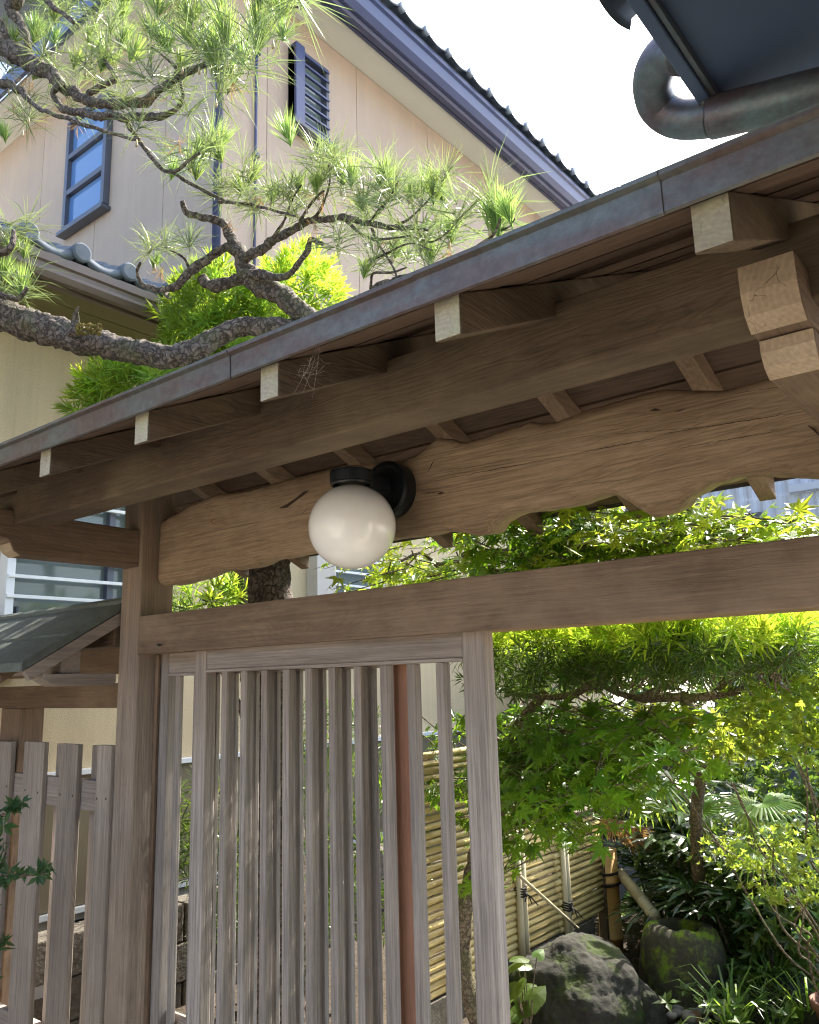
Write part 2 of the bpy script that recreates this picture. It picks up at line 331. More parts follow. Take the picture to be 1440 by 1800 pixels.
def catmull(pts, step):
    """pts: list of (Vector, r) -> resampled"""
    out = []
    n = len(pts)
    for i in range(n - 1):
        p0, p1, p2, p3 = pts[max(i - 1, 0)], pts[i], pts[i + 1], pts[min(i + 2, n - 1)]
        k = max(1, int((p2[0] - p1[0]).length / step))
        for j in range(k):
            t = j / k
            f = lambda a, b, c, d: .5 * ((2 * b) + (c - a) * t + (2 * a - 5 * b + 4 * c - d) * t * t + (3 * b - a - 3 * c + d) * t ** 3)
            out.append((Vector([f(p0[0][q], p1[0][q], p2[0][q], p3[0][q]) for q in range(3)]), p1[1] + (p2[1] - p1[1]) * t))
    out.append(pts[-1]); return out
def add_tube(bm, pts, seg=8, rough=0, freq=20, step=None, cap=True):
    if step: pts = catmull(pts, step)
    rings = []; prev = None
    for i, (p, r) in enumerate(pts):
        d = (pts[min(i + 1, len(pts) - 1)][0] - pts[max(i - 1, 0)][0])
        d = d.normalized() if d.length > 1e-9 else Vector((0, 0, 1))
        if prev is None:
            u = d.orthogonal().normalized()
        else:
            u = prev - d * prev.dot(d); u = u.normalized() if u.length > 1e-6 else d.orthogonal().normalized()
        prev = u; w = d.cross(u); ring = []
        for k in range(seg):
            a = 2 * math.pi * k / seg; q = u * math.cos(a) + w * math.sin(a); rr = r
            if rough: rr = r * (1 + rough * noise.noise((p + q * r) * freq) + rough * .6 * noise.noise((p + q * r) * freq * 2.7))
            ring.append(bm.verts.new(p + q * rr))
        rings.append(ring)
    for a, b in zip(rings, rings[1:]):
        for k in range(seg): bm.faces.new((a[k], a[(k + 1) % seg], b[(k + 1) % seg], b[k]))
    if cap:
        bm.faces.new(rings[0][::-1]); bm.faces.new(rings[-1])
def tube(name, pts, mat, parent=None, seg=8, rough=0, freq=20, step=None, smooth=True):
    bm = bmesh.new(); add_tube(bm, pts, seg, rough, freq, step)
    return obj(name, bm_mesh(name, bm, smooth), mat, parent)
def add_lathe(bm, prof, seg=24, c=(0, 0, 0)):
    rings = []
    for r, z in prof:
        rings.append([bm.verts.new((c[0] + r * math.cos(2 * math.pi * k / seg), c[1] + r * math.sin(2 * math.pi * k / seg), c[2] + z)) for k in range(seg)])
    for a, b in zip(rings, rings[1:]):
        for k in range(seg): bm.faces.new((a[k], a[(k + 1) % seg], b[(k + 1) % seg], b[k]))
    bm.faces.new(rings[0][::-1]); bm.faces.new(rings[-1])
def copyof(o, loc=None, parent=None, rot=None):
    c = o.copy(); COL.objects.link(c); c.parent = parent or o.parent
    if loc is not None: c.location = loc
    if rot is not None: c.rotation_euler = rot
    return c
def py_mesh(name, V, F, mat):
    me = bpy.data.meshes.new(name); me.from_pydata([tuple(v) for v in V], [], F); me.materials.append(mat); me.update(); return me

# ================================================================ SETTING
bm = bmesh.new()
vs = [bm.verts.new(p) for p in ((-300, -300, -.004), (300, -300, -.004), (300, 300, -.004), (-300, 300, -.004))]; bm.faces.new(vs)
obj('ground', bm_mesh('ground', bm), ASPH, kind='structure')
bm = bmesh.new(); nx, ny = 60, 70; gv = {}
for i in range(nx + 1):
    for j in range(ny + 1):
        x = -4.38 + i * (8.4) / nx; y = 1.95 + j * 9.0 / ny
        z = .10 + .05 * noise.noise(Vector((x * 1.3, y * 1.3, 2))) + .02 * noise.noise(Vector((x * 6, y * 6, 5)))
        gv[i, j] = bm.verts.new((x, y, z))
for i in range(nx):
    for j in range(ny): bm.faces.new((gv[i, j], gv[i + 1, j], gv[i + 1, j + 1], gv[i, j + 1]))
obj('garden_soil', bm_mesh('garden_soil', bm, True), SOIL, kind='structure')

box('bounce_path', -2.5, -.35, 1.9, 3.1, .0, .17, CONC, None, .01)['kind'] = 'structure'  # hidden pale path, added to bounce sunlight up under the gate roof
# ================================================================ HOUSE
opp = thing('opposite_house', 'unseen grey house added across the street to bounce light onto the gate, mirrored small in the globe lamp', 'house', (-1, -7, 0))  # unseen house, added to bounce sunlight onto the gate front
for nm, x0, x1, y0, y1, z0, z1, mt in (('wall', -7, 5, -9, -7, 0, 3.4, OPPW), ('window', -5.5, -3.8, -6.995, -6.96, 1.0, 2.3, DALU), ('window', .1, 1.1, -6.995, -6.96, 1.0, 2.3, DALU), ('window', 1.6, 3.2, -6.995, -6.96, 1.0, 2.3, DALU), ('door', -2.2, -1.2, -6.995, -6.95, 0, 2.1, FASC), ('roof', -7.5, 5.5, -9.5, -6.4, 3.41, 3.6, TILE)):
    box(nm, x0, x1, y0, y1, z0, z1, mt, opp, .01).location -= opp.location
XW = -4.4; YC = 3.394; ZS = 7.154
house = thing('house', 'two storey beige house with tiled eaves, barred windows and pink siding behind the pine', 'house', (XW, YC, 0))
hp = lambda o: (setattr(o, 'parent', house), setattr(o, 'matrix_parent_inverse', Matrix.Translation((-XW, -YC, 0))))[0]
house.location = (0, 0, 0)
# upper storey: panels of siding on a backing
box('backing_wall', -12, XW - .03, YC + .03, 14, 3.6, ZS + .4, DFENCE, house, 0)
y = YC; k = 0
while y < 12:
    w = .455 if k == 0 else 1.06
    box('wall_panel', XW - .025, XW, y + (.0 if k == 0 else .003), y + w - .003, 3.85, ZS - .002, PINKW, house, .002); y += w; k += 1
x = XW; k = 0
while x > -11:
    w = .69 if k == 0 else 1.0
    box('wall_panel', x - w + .003, x - (.026 if k == 0 else .003), YC, YC + .025, 3.85, ZS - .002, PINKW, house, .002); x -= w; k += 1
# lower storey
box('wall', XW - .2, XW, -3, 9.2, .5, 3.84, STUCCO, house, 0)
for k, (a, c) in enumerate([(-3 + 1.35 * i, -3 + 1.35 * (i + 1)) for i in range(9)]):
    box('wainscot_panel', XW + .002, XW + .03, a + .008, c - .008, .52, 1.19, WAINS, house, .003)
box('wainscot_cap', XW + .001, XW + .055, -3, 9.15, 1.191, 1.22, WHITE, house, .003)
box('base_flashing', XW + .001, XW + .05, -3, 9.15, .485, .515, WHITE, house, .002)
box('foundation', XW - .2, XW + .01, -3, 9.1, -.2, .484, CONC, house, .004)
for i in range(9):
    for dz in (0, .03):
        box('foundation_vent', XW + .012, XW + .02, -2.6 + 1.0 * i, -1.95 + 1.0 * i, .40 + dz, .415 + dz, BLACKM, house, 0)
# soffits
box('soffit', XW, -4.10, YC - .35, 13, ZS, ZS + .03, SOFF, house, 0)
box('soffit', -11, XW, YC - .35, YC, ZS, ZS + .03, SOFF, house, 0)
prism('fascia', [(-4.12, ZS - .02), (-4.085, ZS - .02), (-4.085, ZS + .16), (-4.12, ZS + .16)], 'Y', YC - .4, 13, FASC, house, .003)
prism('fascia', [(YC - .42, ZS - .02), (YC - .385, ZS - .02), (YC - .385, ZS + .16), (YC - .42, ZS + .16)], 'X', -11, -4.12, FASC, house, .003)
# box gutters
def gutter(name, prof, y0, y1, mat):
    inner = [(a + .004 * (1 if i < len(prof) / 2 else -1), z + .006) for i, (a, z) in enumerate(prof)]
    bm = bmesh.new(); add_prism(bm, prof + inner[::-1], 'Y', y0, y1)
    return obj(name, bm_mesh(name, bm), mat, house)
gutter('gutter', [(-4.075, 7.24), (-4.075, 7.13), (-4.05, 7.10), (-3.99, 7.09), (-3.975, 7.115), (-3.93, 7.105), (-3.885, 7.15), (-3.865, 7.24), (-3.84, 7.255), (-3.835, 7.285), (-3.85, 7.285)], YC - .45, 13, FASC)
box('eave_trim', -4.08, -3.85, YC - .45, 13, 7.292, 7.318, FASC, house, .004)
# lower eave
box('soffit_board', -4.18, -3.97, -3, YC - .05, 3.765, 3.785, SOFFL, house, .002)
box('soffit_board', XW, -4.188, -3, YC - .05, 3.765, 3.785, SOFFL, house, .002)
prism('fascia', [(-3.985, 3.735), (-3.955, 3.735), (-3.955, 3.90), (-3.985, 3.90)], 'Y', -3, YC - .02, GUTB, house, .003)
gutter('gutter', [(-3.95, 3.86), (-3.95, 3.77), (-3.935, 3.745), (-3.89, 3.742), (-3.878, 3.765), (-3.872, 3.81), (-3.86, 3.82), (-3.858, 3.862), (-3.868, 3.865)], -3, YC - .02, GUTB)
# roof tiles: pan, roll and round end in one mesh per tile size
def tile_mesh(name, p, ln, slope, r, lip):
    bm = bmesh.new(); n = 14; rows = []
    def zz(t):
        return -.028 * math.sin(math.pi * t / .68) if t < .68 else .036 * math.sin(math.pi * (t - .68) / .32)
    for s in (0, 1):
        for th in (0, -.016):
            rows.append([bm.verts.new((-s * ln, (i / n) * p, zz(i / n) + s * ln * slope + th)) for i in range(n + 1)])
    lipr = [bm.verts.new((.004, (i / n) * p, zz(i / n) - lip)) for i in range(n + 1)]
    t0, b0, t1, b1 = rows
    for i in range(n):
        bm.faces.new((t0[i], t0[i + 1], t1[i + 1], t1[i])); bm.faces.new((t0[i + 1], t0[i], lipr[i], lipr[i + 1])); bm.faces.new((b0[i], lipr[i], lipr[i + 1], b0[i + 1]))
        bm.faces.new((b0[i + 1], b1[i + 1], b1[i], b0[i]))
    cy = .84 * p; seg = 16; ringf, ringb, ringm = [], [], []
    for k in range(seg):
        a = 2 * math.pi * k / seg
        ringf.append(bm.verts.new((.022, cy + r * .82 * math.cos(a), .0 + r * .82 * math.sin(a))))
        ringm.append(bm.verts.new((.014, cy + r * math.cos(a), .0 + r * math.sin(a))))
        ringb.append(bm.verts.new((-.03, cy + r * math.cos(a), .0 + r * math.sin(a))))
    bm.faces.new(ringf)
    for k in range(seg):
        bm.faces.new((ringf[k], ringm[k], ringm[(k + 1) % seg], ringf[(k + 1) % seg])); bm.faces.new((ringm[k], ringb[k], ringb[(k + 1) % seg], ringm[(k + 1) % seg]))
    bm.faces.new(ringb[::-1])
    bmesh.ops.recalc_face_normals(bm, faces=bm.faces)
    me = bm_mesh(name, bm, True)
    for p in me.polygons:
        if len(p.vertices) > 6 or (p.center.x > .010): p.use_smooth = False
    return me
me = tile_mesh('roof_tile', .289, .30, .42, .054, .062); me.materials.append(TILE)
me2 = tile_mesh('roof_tile_flat', .289, .30, .42, .012, .02); me2.materials.append(TILE)
for i in range(12):
    for rj in range(2):
        o = obj('roof_tile', me if rj == 0 else me2, None, house, (-3.865 - rj * .24, .115 + .288 * i, 3.935 + rj * (.24 * .42 + .014)))
me3 = tile_mesh('upper_tile', .347, .36, .42, .043, .035); me3.materials.append(plain('brightened blue grey tile', (.2, .25, .33), .6, .25, 8, .1, 120))  # lighter tile copy: light on the shaded upper tiles put into its colour
for i in range(24):
    obj('roof_tile', me3, None, house, (-3.79, 3.2 + .347 * i - .04, 7.372))
prism('roof_slab', [(-3.85, 7.325), (-9, 9.5), (-9, 9.0), (-4.1, 7.2)], 'Y', YC - .4, 13, TILE, house)
prism('roof_slab', [(-3.95, 3.905), (XW + .0, 4.07), (XW, 3.79), (-3.95, 3.79)], 'Y', -3, YC - .03, DFENCE, house)
prism('roof_slab', [(-3.95, 3.905), (-8, 5.6), (-8, 3.9), (-3.98, 3.87)], 'Y', -3, YC - 1.3, DFENCE, house)
# corner down pipe
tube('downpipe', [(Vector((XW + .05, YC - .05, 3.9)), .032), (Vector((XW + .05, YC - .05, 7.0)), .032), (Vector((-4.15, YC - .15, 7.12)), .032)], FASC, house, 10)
tube('cable_conduit', [(Vector((XW + .02, 3.72, 3.9)), .011), (Vector((XW + .02, 3.72, 6.1)), .011), (Vector((XW + .02, 3.72, 7.1)), .011)], FASC, house, 8)
for zc in (4.6, 5.6, 6.5): box('pipe_clip', XW + .0, XW + .045, 3.695, 3.745, zc, zc + .03, DALU, house, .003)

def window_x(y0, y1, z0, z1, fmat, gmat, bars, proud=.05, barmat=None, mull=True, fw=.05):
    """window in the wall that faces +X"""
    f = bpy.data.objects.new('window', None); link(f, house); 
    g = box('pane', XW + .004, XW + .012, y0 + .02, y1 - .02, z0 + .02, z1 - .02, gmat, f, 0)
    bm = bmesh.new()
    add_box(bm, XW + .002, XW + proud, y0, y0 + fw, z0, z1); add_box(bm, XW + .002, XW + proud, y1 - fw, y1, z0, z1)
    add_box(bm, XW + .002, XW + proud, y0 + fw, y1 - fw, z0, z0 + fw); add_box(bm, XW + .002, XW + proud, y0 + fw, y1 - fw, z1 - fw, z1)
    if mull: add_box(bm, XW + .003, XW + .03, (y0 + y1) / 2 - .02, (y0 + y1) / 2 + .02, z0 + fw, z1 - fw)
    obj('frame', bm_mesh('frame', bm), fmat, f)
    for i in range(bars):
        zb = z0 + (i + .6) * (z1 - z0) / bars
        box('bar', XW + proud - .012, XW + proud + .012, y0 + .002, y1 - .002, zb - .009, zb + .009, barmat or fmat, f, .002)
    return f
w = window_x(2.02, 2.80, 1.86, 2.92, WHITE, GLASS, 10, .09, None, False, .045)
box('sash', XW + .013, XW + .05, 2.62, 2.66, 1.91, 2.87, DALU, w, .002); box('sash_handle', XW + .013, XW + .03, 2.11, 2.125, 2.02, 2.09, DALU, w, .002)
for i in range(3): box('blind_slat', XW + .014, XW + .03, 2.075, 2.6, 2.44 + .03 * i, 2.452 + .03 * i, DALU, w, .001)
box('sill', XW + .002, XW + .11, 1.99, 2.83, 1.825, 1.858, WHITE, w, .003)
w = window_x(4.46, 5.08, 1.9, 2.72, WHITE, GLASS, 8, .07, None, False, .05)
box('shutter_case', XW + .002, XW + .12, 4.26, 4.455, 1.85, 2.9, CONC, w, .006)
w = window_x(4.07, 4.47, 6.08, 6.80, DALU, GLASS, 8, .08, FASC, False, .03)
box('side_screen', XW + .002, XW + .10, 4.07, 4.17, 6.06, 6.82, FASC, w, .004); box('sill', XW + .002, XW + .13, 4.03, 4.52, 6.045, 6.078, DALU, w, .003)
def window_y(x0, x1, z0, z1, rails):
    f = bpy.data.objects.new('window', None); link(f, house); yf = YC
    zs = [z0] + rails + [z1]
    for a, c in zip(zs, zs[1:]): box('pane', x0 + .04, x1 - .04, yf - .02, yf - .006, a + .03, c - .03, GLASSB, f, 0)
    bm = bmesh.new(); add_box(bm, x0, x0 + .05, yf - .06, yf - .004, z0, z1); add_box(bm, x1 - .05, x1, yf - .06, yf - .004, z0, z1)
    for zz in zs: add_box(bm, x0 + .05, x1 - .05, yf - .058, yf - .004, zz - .025, zz + .025)
    obj('frame', bm_mesh('frame', bm), DALU, f)
    box('sill', x0 - .03, x1 + .03, yf - .09, yf - .003, z0 - .06, z0 - .027, DALU, f, .003)
window_y(-6.55, -5.87, 5.66, 6.74, [6.01, 6.37])

# ================================================================ GATE
gate = thing('roofed_gate', 'weathered wooden gate with copper edged roof, paired posts and a wavy natural edged crossbeam', 'gate')
D = 1.70
# posts
box('post', -2.725, -2.604, D, D + .14, 0, 2.40, WD['postZ'], gate, .007)
box('post', -.335, -.205, D, D + .14, 0, 2.40, WD['postZ'], gate, .007)
box('jamb', -2.603, -2.585, D + .072, D + .083, .06, 1.762, WD['brownZ'], gate, .002)
# lintel with door tracks
bm = bmesh.new(); add_box(bm, -2.6035, -.336, D - .004, D + .026, 1.763, 1.898, .005)
obj('lintel', bm_mesh('lintel', bm), WD['brownX'], gate)
box('door_track', -2.6035, -.336, D + .0265, D + .135, 1.7645, 1.896, WD['bouncelit'], gate, .002)
# natural edged beam, its outline measured on the plane of its front face
YL = 1.771
top_px = [(270, 920), (300, 905), (340, 880), (380, 868), (430, 862), (480, 848), (520, 835), (560, 826), (600, 818), (650, 812), (700, 808), (730, 796), (752, 778), (768, 768), (790, 769), (815, 777), (840, 769), (870, 757), (900, 748), (930, 738), (948, 742), (972, 739), (1000, 730), (1050, 712), (1090, 700), (1130, 687), (1165, 680), (1220, 683), (1270, 682), (1320, 670), (1366, 657), (1440, 636), (1520, 615)]
bot_px = [(270, 1030), (300, 1028), (340, 1017), (370, 1003), (385, 1000), (410, 1001), (430, 998), (455, 985), (500, 978), (540, 971), (600, 960), (690, 945), (740, 940), (770, 931), (800, 934), (830, 940), (852, 935), (860, 920), (880, 905), (910, 899), (940, 895), (980, 890), (1010, 882), (1050, 868), (1080, 868), (1100, 880), (1120, 895), (1140, 905), (1165, 900), (1192, 887), (1200, 872), (1240, 850), (1290, 835), (1340, 831), (1400, 836), (1440, 838), (1520, 832)]
tp = [at(a, c, Y=YL) for a, c in top_px]; bp = [at(a, c, Y=YL) for a, c in bot_px]
def interp(pl, x):
    return float(np.interp(x, [p.x for p in pl], [p.z for p in pl]))
bm = bmesh.new(); ns = 300; rows = []; xs = np.linspace(-2.603, -.336, ns)
for x in xs:
    zt, zb = interp(tp, x) + .004 * noise.noise(Vector((x * 30, 1, 1))), interp(bp, x) + .004 * noise.noise(Vector((x * 30, 4, 1)))
    row = [bm.verts.new((x, YL + .10, zt - .004))]
    m_ = 18
    for k in range(m_ + 1):
        t = k / m_; t = .5 - .5 * math.cos(math.pi * t)
        z = zt + (zb - zt) * t; d1, d2 = abs(zt - z), abs(z - zb)
        yy = YL
        for d, r in ((d1, .022), (d2, .038)):
            r *= 1 + .5 * noise.noise(Vector((x * 9, d * 0 + r * 90, 3)))
            if d < r: yy += (r - math.sqrt(max(0, r * r - (r - d) ** 2))) * .9
        yy += .006 * noise.noise(Vector((x * 4, z * 9, 0))) + .0015 * noise.noise(Vector((x * 25, z * 60, 0)))
        row.append(bm.verts.new((x, yy, z)))
    row.append(bm.verts.new((x, YL + .10, zb + .012))); rows.append(row)
for a, c in zip(rows, rows[1:]):
    for k in range(len(a)): bm.faces.new((a[k], a[(k + 1) % len(a)], c[(k + 1) % len(a)], c[k]))
bm.faces.new(rows[0]); bm.faces.new(rows[-1][::-1]); bmesh.ops.recalc_face_normals(bm, faces=bm.faces)
beam = obj('crossbeam', bm_mesh('crossbeam', bm, True), WD['live'], gate)
# drying cracks and knots of the crossbeam: thin dark splits
bm = bmesh.new()
def crack(pts, w):
    P = [at(a, c, Y=YL - .0035) for a, c in pts]
    n = len(P); up = []; dn = []
    for i, p in enumerate(P):
        e = w * (.25 + math.sin(math.pi * i / (n - 1))) * (.6 + .6 * random.random())
        up.append(bm.verts.new(p + Vector((0, .0, e)))); dn.append(bm.verts.new(p - Vector((0, .0, e))))
    for i in range(n - 1): bm.faces.new((up[i], up[i + 1], dn[i + 1], dn[i]))
def wig(a, b, n, amp):
    return [(a[0] + (b[0] - a[0]) * i / n, a[1] + (b[1] - a[1]) * i / n + amp * noise.noise(Vector((i * .7, a[0], a[1])))) for i in range(n + 1)]
for a, b, w in [((730, 852), (1000, 800), .0009), ((1000, 800), (1150, 770), .0009), ((1150, 765), (1420, 722), .001), ((1060, 765), (1300, 745), .0006), ((1180, 790), (1400, 752), .0007), ((740, 868), (780, 863), .0014), ((295, 950), (520, 905), .0005), ((560, 900), (640, 880), .0004), ((960, 860), (1120, 840), .0004), ((1240, 700), (1420, 672), .0005)]:
    crack(wig(a, b, 34, 3), w * .8)
crack([(492, 893), (505, 889), (520, 878), (533, 868), (543, 862)], .006)
crack([(530, 905), (538, 896), (543, 884)], .0012); crack([(752, 830), (758, 818), (765, 806)], .002); crack([(768, 868), (775, 867), (782, 866)], .003)
crack([(1143, 722), (1152, 720), (1162, 721)], .004); crack([(1185, 724), (1195, 722), (1206, 718)], .0015); crack([(1420, 748), (1432, 756), (1445, 770)], .004)
bmesh.ops.recalc_face_normals(bm, faces=bm.faces)
for f in bm.faces:
    if f.normal.y > 0: f.normal_flip()
o = obj('crack', bm_mesh('crack', bm), plain('split shadow wood', (.05, .03, .018), .9, .2, 20, 0), gate); o['kind'] = 'stuff'
def knot(px, py, r):
    bm = bmesh.new(); c = at(px, py, Y=YL + .002)
    for k in range(3):
        pass
    add_lathe(bm, [(r, 0), (r * .92, .004), (r * .6, .006), (r * .35, .003), (.001, .002)], 16)
    me = bm_mesh('knot', bm, True); o = obj('knot', me, wood('knot wood', (.33, .22, .13), (.2, .125, .07), 'Z', .6, .4), gate, c); o.rotation_euler = (math.pi / 2, 0, .4); o.scale = (1.4, .8, 1)
knot(378, 918, .014)
# eave beam, arms and brackets
box('eave_beam', -3.1, .5, 1.238, 1.338, 2.174, 2.302, WD['darkX'], gate, .005)
for xr, side in ((-2.62, 'l'), (-.232, 'r')):
    x0, x1 = xr - .08, xr
    if side == 'l':
        prism('arm', [(1.175, 2.2215), (1.70, 2.212), (1.70, 2.078), (1.30, 2.078), (1.268, 2.079), (1.245, 2.092), (1.235, 2.112), (1.222, 2.128), (1.195, 2.132), (1.178, 2.15)], 'X', x0, x1, WD['brownY'], gate, .004)
        prism('painted_end', [(1.2325, 2.1285), (1.2345, 2.1285), (1.2445, 2.092), (1.267, 2.0782), (1.266, 2.0765), (1.243, 2.0905), (1.2325, 2.11)], 'X', x0 + .003, x1 - .003, WD['endtan'], gate)
        continue
    prism('arm', [(1.168, 2.222), (1.70, 2.212), (1.70, 2.131), (1.20, 2.131), (1.178, 2.15), (1.168, 2.18)], 'X', x0, x1, WD['brownY'], gate, .004)
    prism('bracket', [(1.235, 2.1295), (1.70, 2.1295), (1.70, 2.078), (1.30, 2.078), (1.268, 2.079), (1.245, 2.092), (1.235, 2.112)], 'X', x0 + .0015, x1 - .0015, WD['brownY'], gate, .004)
    e1 = prism('painted_end', [(1.1655, 2.221), (1.1672, 2.221), (1.1772, 2.149), (1.2, 2.1302), (1.198, 2.1285), (1.1755, 2.148), (1.1655, 2.18)], 'X', x0 + .002, x1 - .002, WD['endtan'], gate)
    e2 = prism('painted_end', [(1.2325, 2.1285), (1.2345, 2.1285), (1.2445, 2.092), (1.267, 2.0782), (1.266, 2.0765), (1.243, 2.0905), (1.2325, 2.11)], 'X', x0 + .003, x1 - .003, WD['endtan'], gate)
# ridge beam and king struts
box('ridge_beam', -3.1, .5, 1.70, 1.79, 2.385, 2.48, WD['darkX'], gate, .004)
box('rear_eave_beam', -3.1, .5, 2.18, 2.27, 2.19, 2.30, WD['darkX'], gate, .004)
SL = .44; RYF, RYR, RYB = .94, 1.745, 2.55
def rz(y): return 2.144 + SL * (y - RYF) if y <= RYR else 2.144 + SL * (RYB - y)
# rafters
def raf_mesh(back):
    y0, y1 = (RYF, RYR - .001) if not back else (RYB, RYR + .001)
    bm = bmesh.new(); add_prism(bm, [(y0, rz(y0)), (y1, rz(y1)), (y1, rz(y1) + .067), (y0, rz(y0) + .067)], 'X', -.048, 0, .003); return bm_mesh('rafter', bm)
rm = {}
for back in (0, 1):
    me = raf_mesh(back); me.materials.append(WD['darkY'] if not back else WD['brownY'])
    bm = bmesh.new(); y0 = RYF - .002 if not back else RYB + .0005
    add_box(bm, -.0465, -.0015, y0, y0 + .0015, 2.1465, 2.2085, 0); em = bm_mesh('painted_end', bm); em.materials.append(WD['end'])
    for k in range(-2, 8):
        x = -.249 - .394 * k
        r = obj('rafter', me, None, gate, (x, 0, 0)); e = obj('painted_end', em, None, r)
# roof boards lying on the rafters
nb = 9; wy = (RYR - RYF - .02) / nb
for back in (0, 1):
    for i in range(nb):
        ya = RYF + .02 + i * wy; yb = ya + wy - (.0015 if i < 4 else .006)
        if back: ya, yb = 2 * RYR - ya, 2 * RYR - yb
        lift = .068 + .0025 * (i % 2)
        prism('roof_board', [(ya, rz(ya) + lift), (yb, rz(yb) + lift), (yb, rz(yb) + lift + .011), (ya, rz(ya) + lift + .011)], 'X', -3.12, .52, WD['board'], gate)
# front board under the copper edge
prism('eave_board', [(.928, 2.2125), (1.005, 2.246), (1.005, 2.2585), (.928, 2.2415)], 'X', -3.13, .53, WD['greyX'], gate, .002)
prism('rear_eave_board', [(2 * RYR - .928, 2.2125), (2 * RYR - 1.005, 2.246), (2 * RYR - 1.005, 2.2585), (2 * RYR - .928, 2.2415)], 'X', -3.13, .53, WD['brownX'], gate, .002)
# copper edging in lapped lengths
seams = [-3.14] + [at(a, c, Y=.92).x for a, c in ((88, 770), (400, 655), (735, 520), (1150, 360))] + [.2, .54]
for i, (a, c) in enumerate(zip(seams, seams[1:])):
    dy = .0022 * (i % 2)
    prism('copper_edging', [(.922 - dy, 2.2005 - dy), (.918 - dy, 2.203 - dy), (.917 - dy, 2.243), (.909 - dy, 2.2475), (.909 - dy, 2.2525), (.918 - dy, 2.2565), (.96, 2.272 + dy), (.96, 2.2695), (.921 - dy, 2.2515), (.922 - dy, 2.2475)], 'X', a, c + .012, COP_EDGE, gate)
# copper roof sheets
def zroof(y): return 2.2555 + SL * (min(y, 2 * RYR - y) - .92)
sx = np.linspace(-3.14, .54, 9)
for back in (0, 1):
    for j in range(3):
        ya, yb = .93 + j * .272, .93 + (j + 1) * .272 + .01
        for i in range(8):
            q = [(ya, zroof(ya) + .004), (yb, zroof(yb)), (yb, zroof(yb) + .004), (ya, zroof(ya) + .009)]
            if back: q = [(2 * RYR - u, v) for u, v in q]
            prism('copper_sheet', q, 'X', sx[i] + .002, sx[i + 1] - .002, COP_ROOF, gate)
prism('ridge_cap', [(RYR - .07, 2.628), (RYR - .07, 2.66), (RYR - .05, 2.685), (RYR, 2.695), (RYR + .05, 2.685), (RYR + .07, 2.66), (RYR + .07, 2.628), (RYR, 2.655)], 'X', -3.14, .54, COP_ROOF, gate, 0)
prism('rear_edging', [(2 * RYR - a, z) for a, z in [(.922, 2.2005), (.918, 2.203), (.917, 2.243), (.909, 2.2475), (.909, 2.2525), (.918, 2.2565), (.96, 2.272), (.96, 2.2695), (.921, 2.2515), (.922, 2.2475)]], 'X', -3.14, .54, COP_EDGE, gate)
tube('roof_clip', [(Vector((-2.46, 1.69, 1.79)), .0045), (Vector((-2.46, 1.682, 1.79)), .0045)], BLACKM, gate, 8)
# cobweb strands between rafter end and edging
bm = bmesh.new()
c0 = Vector((-1.037, .985, 2.20))
for k in range(26):
    a = c0 + Vector((random.uniform(-.005, .07), random.uniform(-.03, .03), random.uniform(-.01, .04))); d = Vector((random.uniform(-.04, .04), random.uniform(-.03, .03), random.uniform(-.03, .02)))
    if k < 3: a = c0 + Vector((.09, -.03, .04)); d = Vector((-.075 + .02 * k, .015 * random.random(), -.085 - .01 * k))
    add_tube(bm, [(a, .0002), (a + d * .5 + Vector((0, 0, -.008)), .0002), (a + d, .00015)], 3)
tag(obj('cobweb', bm_mesh('cobweb', bm), plain('cobweb threads', (.45, .43, .40), .9, .2, 20, 0)), 'dusty grey cobweb hanging beside the third rafter end from the left', 'cobweb')

# ================================================================ SLIDING DOORS
def door(label, x0, x1, y0, wl, wr, slat_r, sw, sdep, rail_z, gm, rm_=None):
    t = thing('lattice_door', label, 'door', ((x0 + x1) / 2, y0 + .02, .08), 'sliding lattice doors of the gate')
    inv = Matrix.Translation((-(x0 + x1) / 2, -(y0 + .02), -.08))
    def P(o): o.matrix_parent_inverse = inv; return o
    P(box('stile', x0, x0 + wl, y0, y0 + .043, .08, 1.7685, gm, t, .004)); s = P(box('stile', x1 - wr, x1, y0, y0 + .043, .08, 1.7685, rm_ or gm, t, .004))
    P(box('top_rail', x0 + wl, x1 - wr, y0 + .002, y0 + .04, rail_z, 1.7685, WD['greyX'], t, .003))
    P(box('rail_moulding', x0 + wl, x1 - wr, y0 - .001, y0 + .03, rail_z - .0105, rail_z - .0005, WD['greyX'], t, .002))
    P(box('bottom_rail', x0 + wl, x1 - wr, y0 + .002, y0 + .04, .08, .21, WD['greyX'], t, .003))
    P(box('middle_rail', x0 + wl, x1 - wr, y0 + .03, y0 + .041, .55, .6, WD['greyX'], t, .002))
    for i, r in enumerate(slat_r):
        bm = bmesh.new(); zb, zt = .2105, rail_z - .011; tw = random.uniform(-.0012, .0012)
        add_box(bm, -sw / 2, sw / 2, -sdep / 2, sdep / 2, 0, zt - zb, .0025)
        for v in bm.verts: v.co.x += tw * v.co.z + .0008 * math.sin(v.co.z * 4 + i)
        o = obj('slat', bm_mesh('slat', bm), gm, t, (r - sw / 2, y0 + sdep / 2 + .0015, zb)); P(o)
    return t
door('front grey lattice sliding door with its wide plain right stile', -2.322, -1.16, 1.735, .06, .068, [-1.289 - .0965 * k for k in range(10)], .027, .028, 1.702, WD['grid'])
door('rear lattice sliding door with a fresh reddish stile behind the front one', -2.6, -1.45, 1.786, .057, .066, [-1.574 - .1 * k for k in range(10)], .026, .016, 1.696, WD['grid'], WD['red'])

